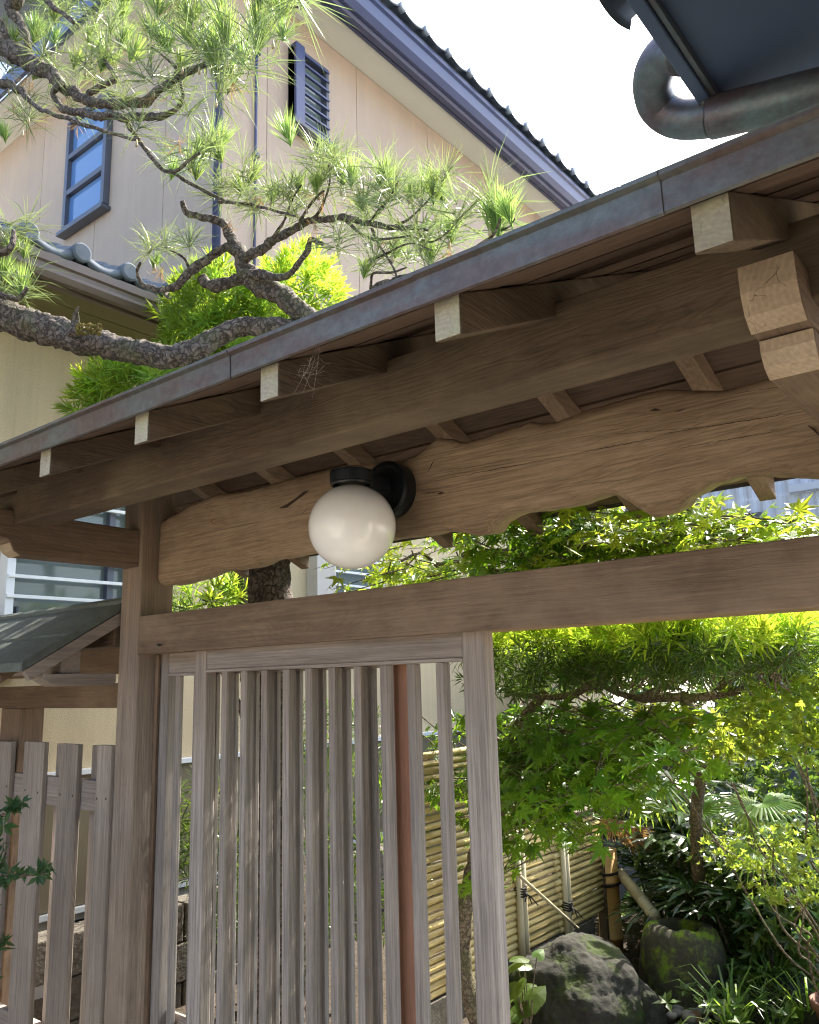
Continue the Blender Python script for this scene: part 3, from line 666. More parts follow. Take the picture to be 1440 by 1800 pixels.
# ================================================================ SIDE FENCE
fence = thing('picket_fence', 'grey wooden picket fence under a small copper roof left of the gate post', 'fence')
XR = -2.726
box('top_rail', -5.2, XR, 1.752, 1.812, 1.577, 1.668, WD['brownX'], fence, .004)
box('post', -3.70, -3.535, 1.752, 1.86, 0, 1.5765, WD['brownZ'], fence, .005)
box('post', -5.0, -4.87, 1.752, 1.86, 0, 1.5765, WD['brownZ'], fence, .005)
box('rail', -5.2, XR, 1.712, 1.742, 1.215, 1.322, WD['greyX'], fence, .003)
box('rail', -5.2, XR, 1.712, 1.742, .35, .45, WD['greyX'], fence, .003)
for k, (x0, x1) in enumerate(((-2.821, -2.729), (-3.080, -2.952), (-3.352, -3.20), (-3.61, -3.462), (-3.88, -3.73), (-4.15, -4.0), (-4.42, -4.27))):
    box('picket', x0, x1, 1.690, 1.711, .06, 1.447 + random.uniform(-.004, .004), WD['picket'], fence, .003)
    x2 = (-2.812, -3.068, -3.33, -3.6, -3.87, -4.14, -4.41)[k]
    box('picket', x2 - .132, x2, 1.743, 1.757, .06, 1.442, WD['picket'], fence, .002)
nm_ = box('nail', -3.4815, -3.4785, 1.688, 1.692, 1.268, 1.275, BLACKM, fence, 0)
for x in (-2.972, -3.06, -3.222, -3.33, -3.592, -2.748, -2.806): copyof(nm_, (x + random.uniform(-.004, .004), 1.690, 1.27 + random.uniform(-.01, .008)))
# fence roof
prism('bracket', [(1.43, 1.703), (1.70, 1.703), (1.70, 1.672), (1.69, 1.66), (1.475, 1.661), (1.43, 1.685)], 'X', -2.82, -2.735, WD['greyY'], fence, .003)
box('purlin', -5.2, -2.757, 1.50, 1.572, 1.704, 1.782, WD['greyX'], fence, .004)
box('ridge_beam', -5.2, -2.757, 1.70, 1.79, 1.80, 1.90, WD['brownX'], fence, .004)
for k in range(5):
    x = -2.95 - .4 * k
    prism('rafter', [(1.385, 1.707), (1.745, 1.934), (1.745, 1.905), (1.385, 1.675)], 'X', x - .035, x, WD['brownY'], fence, .002)
for s in (1, -1):
    f = lambda y: 1.745 + s * (y - 1.745)
    prism('bargeboard', [(f(1.362), 1.715), (f(1.385), 1.682), (f(1.745), 1.895), (f(1.745), 1.945)], 'X', -2.765, -2.737, WD['greyY'], fence, .002)
    prism('soffit_board', [(f(1.375), 1.712), (f(1.744), 1.945), (f(1.744), 1.955), (f(1.375), 1.722)], 'X', -5.2, -2.766, WD['brownX'], fence)
    pts = [0, .45, 1.0]
    for j in range(2):
        a, c = pts[j], pts[j + 1]
        ya, za = 1.358 + (1.745 - 1.358) * a, 1.727 + (1.963 - 1.727) * a; yb, zb = 1.358 + (1.745 - 1.358) * c, 1.727 + (1.963 - 1.727) * c
        prism('copper_sheet', [(f(ya), za + .012), (f(yb), zb + .005), (f(yb), zb), (f(ya), za - .002)], 'X', -5.2, -2.742, COP_ROOF, fence, .001)
    prism('copper_edging', [(f(1.353), 1.745), (f(1.745), 1.978), (f(1.745), 1.95), (f(1.353), 1.712)], 'X', -2.7415, -2.7345, COP_ROOF, fence, .001)
    prism('eave_edging', [(f(1.352), 1.742), (f(1.362), 1.745), (f(1.362), 1.712), (f(1.352), 1.712)], 'X', -5.2, -2.742, COP_ROOF, fence, .001)
prism('ridge_cap', [(1.72, 1.955), (1.745, 1.965), (1.77, 1.955), (1.77, 1.97), (1.745, 1.984), (1.72, 1.97)], 'X', -5.2, -2.733, COP_ROOF, fence, .001)

# ================================================================ GLOBE LAMP
lamp = thing('globe_lamp', 'white opal globe lamp with black cap mounted on the wavy crossbeam', 'lamp', (-1.465, 1.745, 2.177))
bm = bmesh.new(); add_lathe(bm, [(.079, -.024), (.0815, .0), (.0815, .02), (.074, .026), (.066, .026), (.064, .022), (.001, .022)], 48)
o = obj('wall_plate', bm_mesh('wall_plate', bm), BLACKM, lamp, (0, .0, 0)); o.rotation_euler = (math.pi / 2, 0, 0)
bm = bmesh.new(); add_lathe(bm, [(.012, 0), (.012, .008), (.007, .011), (.001, .011)], 16)
o = obj('screw_cap', bm_mesh('screw_cap', bm), BLACKM, lamp, (.012, -.022, .0)); o.rotation_euler = (math.pi / 2, 0, 0)
bm = bmesh.new(); add_lathe(bm, [(.056, .016), (.057, -.012), (.056, -.016), (.050, -.016), (.050, .014), (.001, .014)][::-1], 40)
add_lathe(bm, [(.001, .0245), (.053, .0245), (.0585, .0225), (.059, .016), (.058, -.006), (.001, -.006)][::-1], 40)
o = obj('lamp_cap', bm_mesh('lamp_cap', bm), BLACKM, lamp, (0, -.156, .003))
bm = bmesh.new(); add_box(bm, -.022, .022, -.1, -.02, -.012, .03, .006); obj('lamp_arm', bm_mesh('lamp_arm', bm), BLACKM, lamp)
bm = bmesh.new(); bmesh.ops.create_uvsphere(bm, u_segments=48, v_segments=32, radius=.1165)
o = obj('globe', bm_mesh('globe', bm, True), OPAL, lamp, (0, -.156, -.124)); o.scale = (1, 1, .97)

# ================================================================ EAVE WITH COPPER DOWNPIPE (right)
ev = thing('neighbouring_eave', 'dark underside of a tiled eave with gutter at the upper right corner', 'roof', (0, 0, 0))
XE, ZE, YE = -.352, 2.585, 1.315
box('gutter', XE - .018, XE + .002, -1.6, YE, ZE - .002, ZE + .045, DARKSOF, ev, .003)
box('gutter_lip', XE + .003, XE + .012, -1.6, YE - .003, ZE + .004, ZE + .03, COP_PIPE, ev, .002)
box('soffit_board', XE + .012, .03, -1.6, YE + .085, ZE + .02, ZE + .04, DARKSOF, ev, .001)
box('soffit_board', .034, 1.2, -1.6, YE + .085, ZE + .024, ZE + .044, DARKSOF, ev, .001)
prism('roof_slab', [(XE - .02, ZE + .05), (1.2, ZE + .6), (1.2, ZE + .046), (XE + .012, ZE + .046)], 'Y', -1.6, YE, TILE, ev)
me4 = tile_mesh('eave_tile', .26, .26, .42, .045, .035); me4.materials.append(TILE)
for i in range(10):
    o = obj('roof_tile', me4, None, ev, (XE - .05, 1.09 - .26 * (i), ZE + .075)); o.rotation_euler = (0, 0, math.pi)
box('eave_wall', .62, .72, -3.0, YE - .01, 0, ZE + .018, OPPW, ev, 0)  # unseen wall, moved in and extended to darken the gate's right-hand faces
pp = thing('copper_downpipe', 'copper rainwater pipe with a bent elbow above the gate roof', 'pipe')
pts = [(Vector((XE - .005, 1.175, 2.612)), .033), (at(1172, 95, Y=1.19), .033), (at(1152, 122, Y=1.215), .033), (at(1147, 155, Y=1.25), .033), (at(1160, 190, Y=1.285), .033), (at(1195, 209, Y=1.3), .033), (at(1253, 206.5, Y=1.3), .033)]
tube('elbow', pts, COP_PIPE, pp, 28, .012, 30, .006)
pa, pb = at(1250, 207, Y=1.3), at(1440, 161, Y=1.3); dr = (pb - pa)
tube('pipe', [(pa, .0355), (pa + dr * .02, .0355), (pa + dr * 3.2, .0355)], COP_PIPE, pp, 24)
bm = bmesh.new(); add_lathe(bm, [(.004, 0), (.004, .003), (.001, .004)], 10); o = obj('rivet', bm_mesh('rivet', bm), COP_PIPE, pp, pa + dr * .06 + Vector((-.01, -.031, .014))); o.rotation_euler = (math.pi / 2, 0, 0)
b_ = at(1262, 240, Y=1.3)

# ================================================================ PLANT PIECES (meshes shared by many parts)
def lance(V, F, base, d, side, ln, w, droop=.25, fold=.25):
    """one folded lance leaf"""
    d = d.normalized(); side = (side - d * side.dot(d)).normalized(); n = d.cross(side)
    i = len(V); m1 = base + d * ln * .45 - Vector((0, 0, 1)) * droop * ln * .12; tip = base + d * ln - Vector((0, 0, 1)) * droop * ln * .5
    V += [base, m1 + side * w * .5 + n * w * fold, m1, m1 - side * w * .5 + n * w * fold, tip]
    F += [(i, i + 2, i + 1), (i, i + 3, i + 2), (i + 1, i + 2, i + 4), (i + 2, i + 3, i + 4)]
def rvec():
    while True:
        v = Vector((random.uniform(-1, 1), random.uniform(-1, 1), random.uniform(-1, 1)))
        if .05 < v.length < 1: return v.normalized()
def podo_tuft(n, ln, mat, stem=.05, e0=10, e1=80):
    V, F = [], []
    for k in range(n):
        a = k * 2.39996 + random.uniform(-.2, .2); t = k / (n - 1); el = math.radians(e0 + (e1 - e0) * t + random.uniform(-8, 8))
        d = Vector((math.cos(a) * math.cos(el), math.sin(a) * math.cos(el), math.sin(el)))
        lance(V, F, Vector((0, 0, stem * t)) + d * .004, d, Vector((-math.sin(a), math.cos(a), 0)), ln * random.uniform(.75, 1.1) * (1 - .25 * t), ln * .095, random.uniform(.1, .45))
    return py_mesh('leaf_tuft', V, F, mat)
def pine_tuft(n, ln, a0, a1, mat, stem=.05, w=.0030, sag=.1):
    V, F = [], []
    for k in range(n):
        a = random.uniform(0, 6.283); el = math.radians(random.uniform(a0, a1)); s = random.uniform(-.6, .6)
        d = Vector((math.sin(el) * math.cos(a), math.sin(el) * math.sin(a), math.cos(el)))
        base = Vector((0, 0, stem * random.random()))
        for q in range(2):
            dd = (d + rvec() * .07).normalized(); l = ln * random.uniform(.75, 1.08); side = dd.cross(rvec()).normalized() * w * .5
            i = len(V); mid = base + dd * l * .5; tip = base + dd * l - Vector((0, 0, sag * l)) + rvec() * .004
            V += [base - side * .8, base + side * .8, mid - side, mid + side, tip]; F += [(i, i + 1, i + 3, i + 2), (i + 2, i + 3, i + 4)]
    return py_mesh('needle_tuft', V, F, mat)
def maple_leaf(s, mat, lobes=7):
    V, F = [Vector((0, 0, 0))], []
    angs = [-128, -82, -40, 0, 40, 82, 128] if lobes == 7 else [-100, -48, 0, 48, 100]; lens = [.42, .75, .95, 1.05, .95, .75, .42] if lobes == 7 else [.6, .9, 1.05, .9, .6]
    n = len(angs)
    for k in range(n):
        a = math.radians(angs[k]); l = s * lens[k]; d = Vector((math.sin(a), math.cos(a), 0)); p = Vector((d.y, -d.x, 0)); w = .115 * s * (.6 + .5 * lens[k])
        i = len(V); dz = -.10 * s * random.uniform(-.4, 3.2)
        V += [d * l * .42 - p * w + Vector((0, 0, .02 * s)), d * l * .42 + p * w + Vector((0, 0, .02 * s)), d * l + Vector((0, 0, dz)), d * l * .5 + Vector((0, 0, -.015 * s))]
        F += [(0, i, i + 3), (0, i + 3, i + 1), (i, i + 2, i + 3), (i + 3, i + 2, i + 1)]
    for k in range(n - 1):
        a = math.radians((angs[k] + angs[k + 1]) / 2); i1 = 1 + 4 * k + 1; i2 = 1 + 4 * (k + 1)
        F.append((0, i1, i2))
    return py_mesh('leaf', V, F, mat)
def whorl(n, ln, mat, wr=.38, e0=5, e1=60):
    V, F = [], []
    for k in range(n):
        a = k * 2.39996; el = math.radians(random.uniform(e0, e1)); d = Vector((math.cos(a) * math.cos(el), math.sin(a) * math.cos(el), math.sin(el)))
        lance(V, F, Vector((0, 0, 0)), d, Vector((-math.sin(a), math.cos(a), 0)), ln * random.uniform(.7, 1.15), ln * wr, .2, .12)
    return py_mesh('leaf_whorl', V, F, mat)
def fan_leaf(n, ln, w, spread, mat, stalk=.2, droop=.35, jag=.15):
    """palmate leaf: narrow folded segments radiating from the end of a stalk"""
    V, F = [], []; st = Vector((0, 0, stalk))
    bm = None
    V += [Vector((-.003, -stalk, 0)), Vector((.003, -stalk, 0)), Vector((-.002, 0, 0)), Vector((.002, 0, 0))]; F.append((0, 1, 3, 2))
    for k in range(n):
        a = math.radians(-spread / 2 + spread * (k + .5) / n); l = ln * random.uniform(1 - jag, 1.05) * (.8 + .2 * math.cos(a / 1.3))
        d = Vector((math.sin(a), math.cos(a), .12)).normalized(); side = Vector((math.cos(a), -math.sin(a), 0)); nn = side.cross(d).normalized(); dz = -nn
        q = random.uniform(.6, 1.2) * droop
        i = len(V); p1 = d * l * .38 + nn * .01; p2 = d * l * .75 + dz * q * l * .12; p3 = d * l * .97 + dz * q * l * .45
        V += [Vector((0, 0, 0)), p1 - side * w * .5, p1 + nn * w * .25, p1 + side * w * .5, p2 - side * w * .42, p2 + nn * w * .2, p2 + side * w * .42, p3]
        F += [(i, i + 2, i + 1), (i, i + 3, i + 2), (i + 1, i + 2, i + 5, i + 4), (i + 2, i + 3, i + 6, i + 5), (i + 4, i + 5, i + 7), (i + 5, i + 6, i + 7)]
    return py_mesh('fan_leaf', V, F, mat)
def fern_frond(ln, mat):
    V, F = [], []; n = 15
    for k in range(n):
        t = k / n; c = Vector((0, ln * t * .92, ln * (.55 * t - .5 * t * t))); l = ln * .3 * math.sin(math.pi * (t * .85 + .12)) + .008
        for s in (-1, 1):
            lance(V, F, c, Vector((s, .45, -.1)), Vector((0, 1, 0)), l, ln * .055, .3, .05)
    i = len(V); V += [Vector((-.002, 0, 0)), Vector((.002, 0, 0)), Vector((0, ln * .5, ln * .15)), Vector((0, ln * .95, ln * .06))]; F += [(i, i + 1, i + 2), (i + 1, i + 3, i + 2)]
    return py_mesh('frond', V, F, mat)
def blades(n, ln, w, mat, name='blade_clump'):
    V, F = [], []
    for k in range(n):
        a = random.uniform(0, 6.283); el = math.radians(random.uniform(35, 85)); l = ln * random.uniform(.5, 1.1)
        d = Vector((math.cos(a) * math.cos(el), math.sin(a) * math.cos(el), math.sin(el))); s = Vector((-math.sin(a), math.cos(a), 0)) * w * .5
        b0 = Vector((math.cos(a) * .015, math.sin(a) * .015, 0)); out = Vector((math.cos(a), math.sin(a), 0))
        p1 = b0 + d * l * .5; p2 = b0 + d * l * .8 + out * l * .12 - Vector((0, 0, .08 * l)); p3 = b0 + d * l * .95 + out * l * .3 - Vector((0, 0, .3 * l)); i = len(V)
        V += [b0 - s, b0 + s, p1 - s, p1 + s, p2 - s * .8, p2 + s * .8, p3]; F += [(i, i + 1, i + 3, i + 2), (i + 2, i + 3, i + 5, i + 4), (i + 4, i + 5, i + 6)]
    return py_mesh(name, V, F, mat)
def heart_leaf(s, mat):
    P = [(0, 0), (.28, -.18), (.52, .05), (.5, .4), (.28, .75), (0, 1.05), (-.28, .75), (-.5, .4), (-.52, .05), (-.28, -.18)]
    V = [Vector((x * s, y * s, (-.12 * abs(x) - .1 * y * y) * s)) for x, y in P] + [Vector((0, .4 * s, .02 * s))]
    return py_mesh('leaf', V, [(10, k, (k + 1) % 10) for k in range(10)], mat)

def aim(pos, f, n, scale=1):
    f = Vector(f).normalized(); x = f.cross(Vector(n)).normalized(); z = x.cross(f)
    return Matrix.Translation(pos) @ Matrix((x, f, z)).transposed().to_4x4() @ Matrix.Scale(scale, 4)
def frame(pos, up, scale=1, spin=None):
    up = up.normalized(); q = Vector((0, 0, 1)).rotation_difference(up)
    return Matrix.Translation(pos) @ q.to_matrix().to_4x4() @ Matrix.Rotation(random.uniform(0, 6.283) if spin is None else spin, 4, 'Z') @ Matrix.Scale(scale, 4)
CAM = Vector((0, 0, H))
def joined(name, items, parent):
    V, F, mats = [], [], []; off = 0; MI = []
    cache = {}
    for me, M in items:
        if me.name not in cache:
            a = np.empty(len(me.vertices) * 3); me.vertices.foreach_get('co', a); cache[me.name] = (a.reshape(-1, 3), [tuple(p.vertices) for p in me.polygons])
            if me.materials[0] not in mats: mats.append(me.materials[0])
        vv, ff = cache[me.name]; A = np.array(M); w = vv @ A[:3, :3].T + A[:3, 3]
        V.append(w); F += [tuple(q + off for q in f) for f in ff]; MI += [mats.index(me.materials[0])] * len(ff); off += len(vv)
    if not V: return
    me = bpy.data.meshes.new(name); me.from_pydata(np.concatenate(V).tolist(), [], F)
    for m in mats: me.materials.append(m)
    me.polygons.foreach_set('material_index', MI)
    return obj(name, me, None, parent, kind='stuff')
def place(name, items, parent, limit=290, rest='foliage'):
    """the nearest pieces as parts, whatever is beyond the limit as one part"""
    items = sorted(items, key=lambda it: (it[1].translation - CAM).length)
    for me, M in items[:limit]:
        o = bpy.data.objects.new(name, me); link(o, parent); o.matrix_world = M; o.matrix_parent_inverse = parent.matrix_world.inverted() if False else Matrix()
        o.matrix_basis = Matrix.Translation(-parent.location) @ M
    if items[limit:]:
        o = joined(rest, items[limit:], parent); o.location = -parent.location
def ell(c, r, n, shell=.55, zmin=-1.0):
    out = []
    while len(out) < n:
        d = rvec()
        if d.z < zmin: continue
        q = random.uniform(shell, 1.0) * (1 + .18 * noise.noise(d * 2.2 + c)); out.append((Vector((c[0] + d.x * r[0] * q, c[1] + d.y * r[1] * q, c[2] + d.z * r[2] * q)), d))
    return out
#PLANTS#
def plant_tube(name, pts, mat, parent, seg=8, rough=.25, freq=30, step=.03):
    o = tube(name, pts, mat, parent, seg, rough, freq, step); o.location = -parent.location; return o
# ================================================================ PINE
pine = thing('pine_tree', 'old trained pine with rough bark and long needles reaching over the gate roof', 'tree', (-3.02, 2.45, .1))
def br(pts, y0, y1, name='branch', seg=10, rough=.3):
    """pts: (px, py, half width in photo px); the branch runs from depth y0 to y1"""
    n = len(pts); out = []
    for i, (a, c, r) in enumerate(pts):
        y = y0 + (y1 - y0) * i / (n - 1); p = at(a, c, Y=y); out.append((p, r * (.76 if r < 16 else .85) / 1450 * abs((M3.inverted() @ (p - CAM)).z)))
    out = catmull(out, .05); out = [(p + (Vector((noise.noise(p * 14), noise.noise(p * 14 + Vector((9, 0, 0))), noise.noise(p * 14 + Vector((0, 9, 0))))) * r * (.8 if r < .03 else .25) if 0 < i < len(out) - 1 else Vector()), r) for i, (p, r) in enumerate(out)]
    return plant_tube(name, out, BARK, pine, seg, rough * (1.3 if name != 'limb' else .8), 30, .014)
limb = br([(-160, 440, 33), (-60, 520, 33), (0, 552, 31), (60, 570, 31), (110, 587, 30), (160, 600, 27), (210, 612, 25), (260, 622, 25), (310, 628, 24), (345, 616, 23), (375, 594, 21), (410, 578, 19), (450, 572, 19), (500, 577, 20), (540, 590, 22), (575, 625, 30)], 1.52, 2.38, 'limb', 28, .32)
tr = [at(575, 640, Y=2.40), at(560, 720, Y=2.42), at(520, 850, Y=2.44), at(480, 960, Y=2.45), at(476, 1020, Y=2.45), at(480, 1200, Y=2.45), at(490, 1500, Y=2.45)]
plant_tube('trunk', [(p, .068 + .006 * i) for i, p in enumerate(tr)] + [(Vector((tr[-1].x, tr[-1].y, .02)), .14)], BARK, pine, 14, .25, 20, .05)
br([(132, 590, 15), (130, 570, 11), (134, 550, 7), (138, 540, 3)], 1.70, 1.68, 'stub', 10, .4)
br([(585, 640, 24), (560, 585, 23), (545, 562, 21), (510, 532, 22), (478, 510, 22), (445, 495, 22), (430, 470, 18), (420, 445, 16), (406, 416, 12), (390, 396, 10), (375, 385, 9), (350, 382, 8), (330, 372, 7), (320, 354, 5)], 2.36, 2.05, 'branch', 12)
br([(470, 510, 18), (430, 487, 14), (405, 492, 15), (375, 508, 14), (355, 490, 12)], 2.25, 2.15)
br([(425, 480, 14), (480, 486, 9), (507, 487, 8), (522, 470, 7), (540, 440, 7), (545, 421, 6), (567, 428, 5)], 2.2, 2.1)
br([(432, 455, 12), (465, 434, 11), (490, 415, 10), (525, 399, 9), (550, 386, 8), (600, 382, 8), (650, 392, 7), (690, 400, 6), (722, 399, 5), (752, 405, 3)], 2.2, 2.0)
br([(415, 445, 11), (395, 434, 10), (370, 450, 10), (350, 466, 11), (335, 480, 10), (305, 504, 9), (280, 507, 7), (250, 498, 5), (240, 480, 4), (247, 462, 3)], 2.18, 1.95)
for pts in ([(300, 505, 5), (292, 517, 4), (300, 525, 2)], [(650, 392, 5), (665, 372, 4), (690, 340, 3), (700, 318, 2)], [(655, 402, 5), (668, 432, 3), (692, 470, 3), (698, 488, 2)], [(600, 382, 4), (640, 415, 4), (672, 420, 3), (722, 414, 2)], [(640, 460, 2), (670, 450, 3), (720, 428, 2), (760, 440, 2)], [(690, 400, 4), (720, 385, 3), (745, 360, 2), (765, 338, 2)], [(550, 386, 4), (570, 355, 3), (580, 320, 2), (578, 290, 2)], [(480, 420, 5), (500, 385, 3), (515, 350, 2), (530, 325, 2)], [(385, 355, 4), (430, 358, 4), (490, 372, 3), (520, 380, 2)], [(525, 399, 4), (545, 360, 3), (570, 335, 2)], [(655, 510, 9), (680, 497, 11), (705, 490, 10), (740, 480, 5)], [(652, 508, 4), (655, 482, 3), (690, 478, 3), (715, 470, 2)], [(740, 480, 4), (800, 455, 3), (868, 412, 3), (880, 385, 3)], [(868, 412, 2), (895, 398, 2), (905, 385, 2)], [(335, 480, 4), (325, 455, 3), (300, 440, 2)], [(720, 415, 3), (760, 425, 2), (790, 405, 2)]):
    br(pts, 2.1, 2.0, 'twig', 7, .25)
U0, U1 = 1.62, 1.78
br([(-150, -40, 24), (-40, 20, 22), (0, 62, 21), (22, 90, 20), (50, 106, 18), (85, 126, 15), (110, 150, 13), (140, 170, 12), (170, 183, 11), (210, 183, 11), (250, 182, 11), (266, 169, 10), (300, 145, 9), (340, 122, 8), (365, 114, 7), (400, 95, 5), (430, 70, 4)], U0, U1 + .05, 'branch', 12)
br([(108, 150, 8), (92, 163, 7), (110, 190, 8), (170, 202, 9), (240, 205, 9), (286, 203, 8), (310, 190, 6), (322, 168, 5), (318, 140, 3)], U0 + .04, U1)
br([(-60, 130, 10), (0, 146, 10), (30, 156, 8), (70, 190, 5), (150, 220, 5), (200, 235, 4), (246, 246, 4)], U0, U1 - .03)
br([(222, 208, 6), (240, 240, 6), (260, 270, 5), (288, 299, 5), (310, 300, 4), (330, 286, 4), (352, 268, 3)], U1, U1 + .08)
br([(298, 300, 4), (330, 320, 4), (370, 340, 4), (395, 352, 3)], U1 + .08, 2.0)
br([(155, 165, 9), (190, 146, 7), (206, 138, 7), (186, 108, 5), (180, 90, 3)], U0 + .1, U1)
br([(-30, -60, 16), (30, 0, 15), (20, 12, 13), (45, 60, 8), (52, 90, 6)], U0, U0 + .05)
br([(60, -40, 8), (85, 5, 7), (110, 22, 5), (130, 40, 4)], U0, U0 + .06, 'twig')
br([(300, 145, 4), (310, 125, 4), (290, 100, 3), (260, 80, 2)], U1, U1, 'twig'); br([(400, 92, 3), (450, 60, 3), (480, 20, 3), (525, 12, 3)], U1, U1 + .05, 'twig')
br([(-140, 330, 14), (-60, 400, 12), (-10, 450, 9), (20, 430, 7), (24, 405, 4)], 1.55, 1.62); br([(-60, 500, 10), (-10, 515, 8), (30, 525, 6), (48, 505, 4)], 1.55, 1.6, 'twig')
PB = [pine_tuft(60, .15, 3, 38, PINEN, .05, .0036, .0) for _ in range(4)]
PR = [pine_tuft(34, .21, 30, 118, PINEL, .11, .0034, .12) for _ in range(4)]
PS = [pine_tuft(14, .23, 15, 100, PINEL, .12, .0032, .15) for _ in range(3)]
brush = [(400, 60, 1), (450, 70, 1), (300, 70, .9), (350, 75, 1), (260, 55, .8), (205, 70, .9), (150, 55, .8), (100, 60, .8), (60, 50, .8), (230, 100, .9), (320, 115, .8), (370, 105, 1), (420, 95, .9), (180, 110, .9), (130, 110, .7), (440, 40, .9), (490, 30, .8), (340, 35, .9), (390, 25, .9), (20, 60, .8), (280, 20, .8), (90, 20, .7), (500, 60, .7), (355, 265, .8), (378, 250, .9), (340, 300, .7), (300, 305, .6), (390, 275, .7), (20, 425, .9), (8, 470, .8), (45, 440, .8), (38, 500, .9), (5, 240, .7), (515, 238, .75), (440, 312, .75), (425, 330, .7), (582, 285, .8), (553, 325, .7), (602, 310, .7), (620, 320, .7), (640, 355, .6), (690, 335, .8), (720, 345, .7), (742, 325, .7), (760, 345, .7), (785, 350, .7), (880, 395, 1.05), (906, 392, .75), (862, 400, .8), (272, 465, .6), (345, 470, .6), (335, 290, .7), (475, 350, .6), (690, 450, .6), (640, 480, .6), (750, 460, .6), (790, 425, .6), (665, 320, .6), (530, 330, .6)]
spread = [(350, 112, 1), (262, 85, .9), (270, 155, .9), (120, 190, .8), (50, 200, .9), (40, 225, .8), (190, 75, .8), (310, 172, .8), (332, 200, .8), (380, 172, .9), (430, 130, .9), (70, 110, .8), (150, 120, .8), (15, 150, .8), (220, 180, .7), (400, 100, 1), (480, 70, .8), (340, 290, .95), (360, 262, .9), (300, 302, .8), (240, 245, .7), (20, 430, 1), (0, 480, .9), (40, 520, .9), (5, 530, .9), (480, 345, .8), (502, 362, .8), (560, 335, .9), (540, 360, .8), (600, 330, .8), (640, 360, .8), (700, 350, .9), (690, 380, .8), (742, 440, .85), (720, 465, .8), (690, 455, .7), (780, 425, .8), (650, 475, .7), (762, 470, .8), (760, 345, .7), (870, 400, .9), (590, 440, .7), (300, 450, .8), (270, 455, .7), (340, 430, .7), (420, 350, .8), (395, 352, .8), (470, 385, .8), (440, 370, .7), (610, 425, .7), (640, 405, .7), (520, 385, .7), (525, 15, .9), (100, 30, .8), (550, 300, .7), (440, 320, .7), (800, 410, .8), (730, 375, .7), (670, 330, .7), (585, 300, .7)]
items = []
for a, c, s in brush:
    for q in range(1):
        yb = 1.72 if c < 250 or a < 80 else 2.05
        p = at(a + random.uniform(-6, 6), c + 22 * s + random.uniform(-5, 5), Y=yb + random.uniform(-.10, .10)); items.append((random.choice(PB), frame(p, Vector((random.uniform(-.35, .35), random.uniform(-.3, .3), 1)), s * random.uniform(.95, 1.2))))
for a, c, s in spread:
    yb = 1.72 if c < 250 or a < 80 else 2.05
    for q in range(2):
        p = at(a + random.uniform(-14, 14), c + random.uniform(-12, 12), Y=yb + random.uniform(-.12, .12)); items.append((random.choice(PR if q == 0 else PS), frame(p, Vector((random.uniform(-.6, .6), random.uniform(-.5, .5), 1)), s * random.uniform(.85, 1.2))))
for k in range(40):
    a, c = random.uniform(-60, 470), random.uniform(-60, 150)
    p = at(a, c, Y=1.78 + random.uniform(-.1, .15)); items.append((random.choice(PB + PR + PR), frame(p, Vector((random.uniform(-.6, .6), random.uniform(-.5, .5), 1)), random.uniform(.85, 1.15))))
PD = [pine_tuft(9, .17, 10, 60, DEAD, .06, .003, .5) for _ in range(2)]
for k in range(16):
    a, c, s_ = random.choice(spread); p = at(a + random.uniform(-20, 20), c + random.uniform(10, 40), Y=(1.72 if c < 250 or a < 80 else 2.05)); items.append((random.choice(PD), frame(p, Vector((random.uniform(-.4, .4), -.2, -1)), random.uniform(.5, .8))))
place('needle_tuft', items, pine)
bm = bmesh.new()
for a, c, s in brush + spread[:30]:
    yb = 1.72 if c < 250 or a < 80 else 2.05
    if random.random() < .5:
        p = at(a, c + 18 * s, Y=yb); add_tube(bm, [(p, .005), (p + Vector((0, 0, .012)), .006), (p + Vector((0, 0, .035)), .0015)], 6, .3, 90)
o = obj('bud', bm_mesh('bud', bm, True), CANDLE, pine, -pine.location); o['kind'] = 'stuff'
# moss on the limb beside the stub
bm = bmesh.new()
for k in range(90):
    p = at(150 + random.uniform(-16, 28), 578 + random.uniform(-8, 10) + .25 * 0, Y=1.665 + random.uniform(-.02, .02)); bmesh.ops.create_icosphere(bm, subdivisions=1, radius=random.uniform(.004, .010), matrix=Matrix.Translation(p))
o = obj('moss', bm_mesh('moss', bm, True), plain('dry moss', (.10, .095, .03), 1, .5, 60, .5, 200, 0, .1, (.13, .085, .025)), pine, -pine.location); o['kind'] = 'stuff'

# ================================================================ PODOCARPUS TREES
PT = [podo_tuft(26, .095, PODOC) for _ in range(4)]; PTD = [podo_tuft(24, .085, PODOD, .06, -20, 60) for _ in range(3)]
PTL = [podo_tuft(26, .115, PODOC, .06, 5, 82) for _ in range(4)]
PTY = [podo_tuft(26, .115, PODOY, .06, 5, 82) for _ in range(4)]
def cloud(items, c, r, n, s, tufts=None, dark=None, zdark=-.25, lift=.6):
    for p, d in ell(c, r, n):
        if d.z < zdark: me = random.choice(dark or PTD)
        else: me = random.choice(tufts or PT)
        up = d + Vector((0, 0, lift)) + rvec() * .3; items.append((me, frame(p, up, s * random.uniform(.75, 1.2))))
pod = thing('podocarpus_tree', 'bright green clipped podocarpus behind the gate roof below the pine limb', 'tree', (-3.42, 2.95, .1))
it = []
cA = at(385, 565, Y=2.75); cB = at(520, 515, Y=2.85); cC = at(235, 700, Y=2.3); cD = at(365, 1060, Y=2.75)
cloud(it, cA, (.40, .30, .26), 270, 1.0, PTL, PTL); cloud(it, cB, (.28, .22, .16), 110, .95, PTY, PTL); cloud(it, cC, (.38, .22, .22), 190, 1.0, PTL + PTY[:1], PTL); cloud(it, cD, (.24, .2, .12), 46, 1.1, PTY[:1] + PTL, PTD)
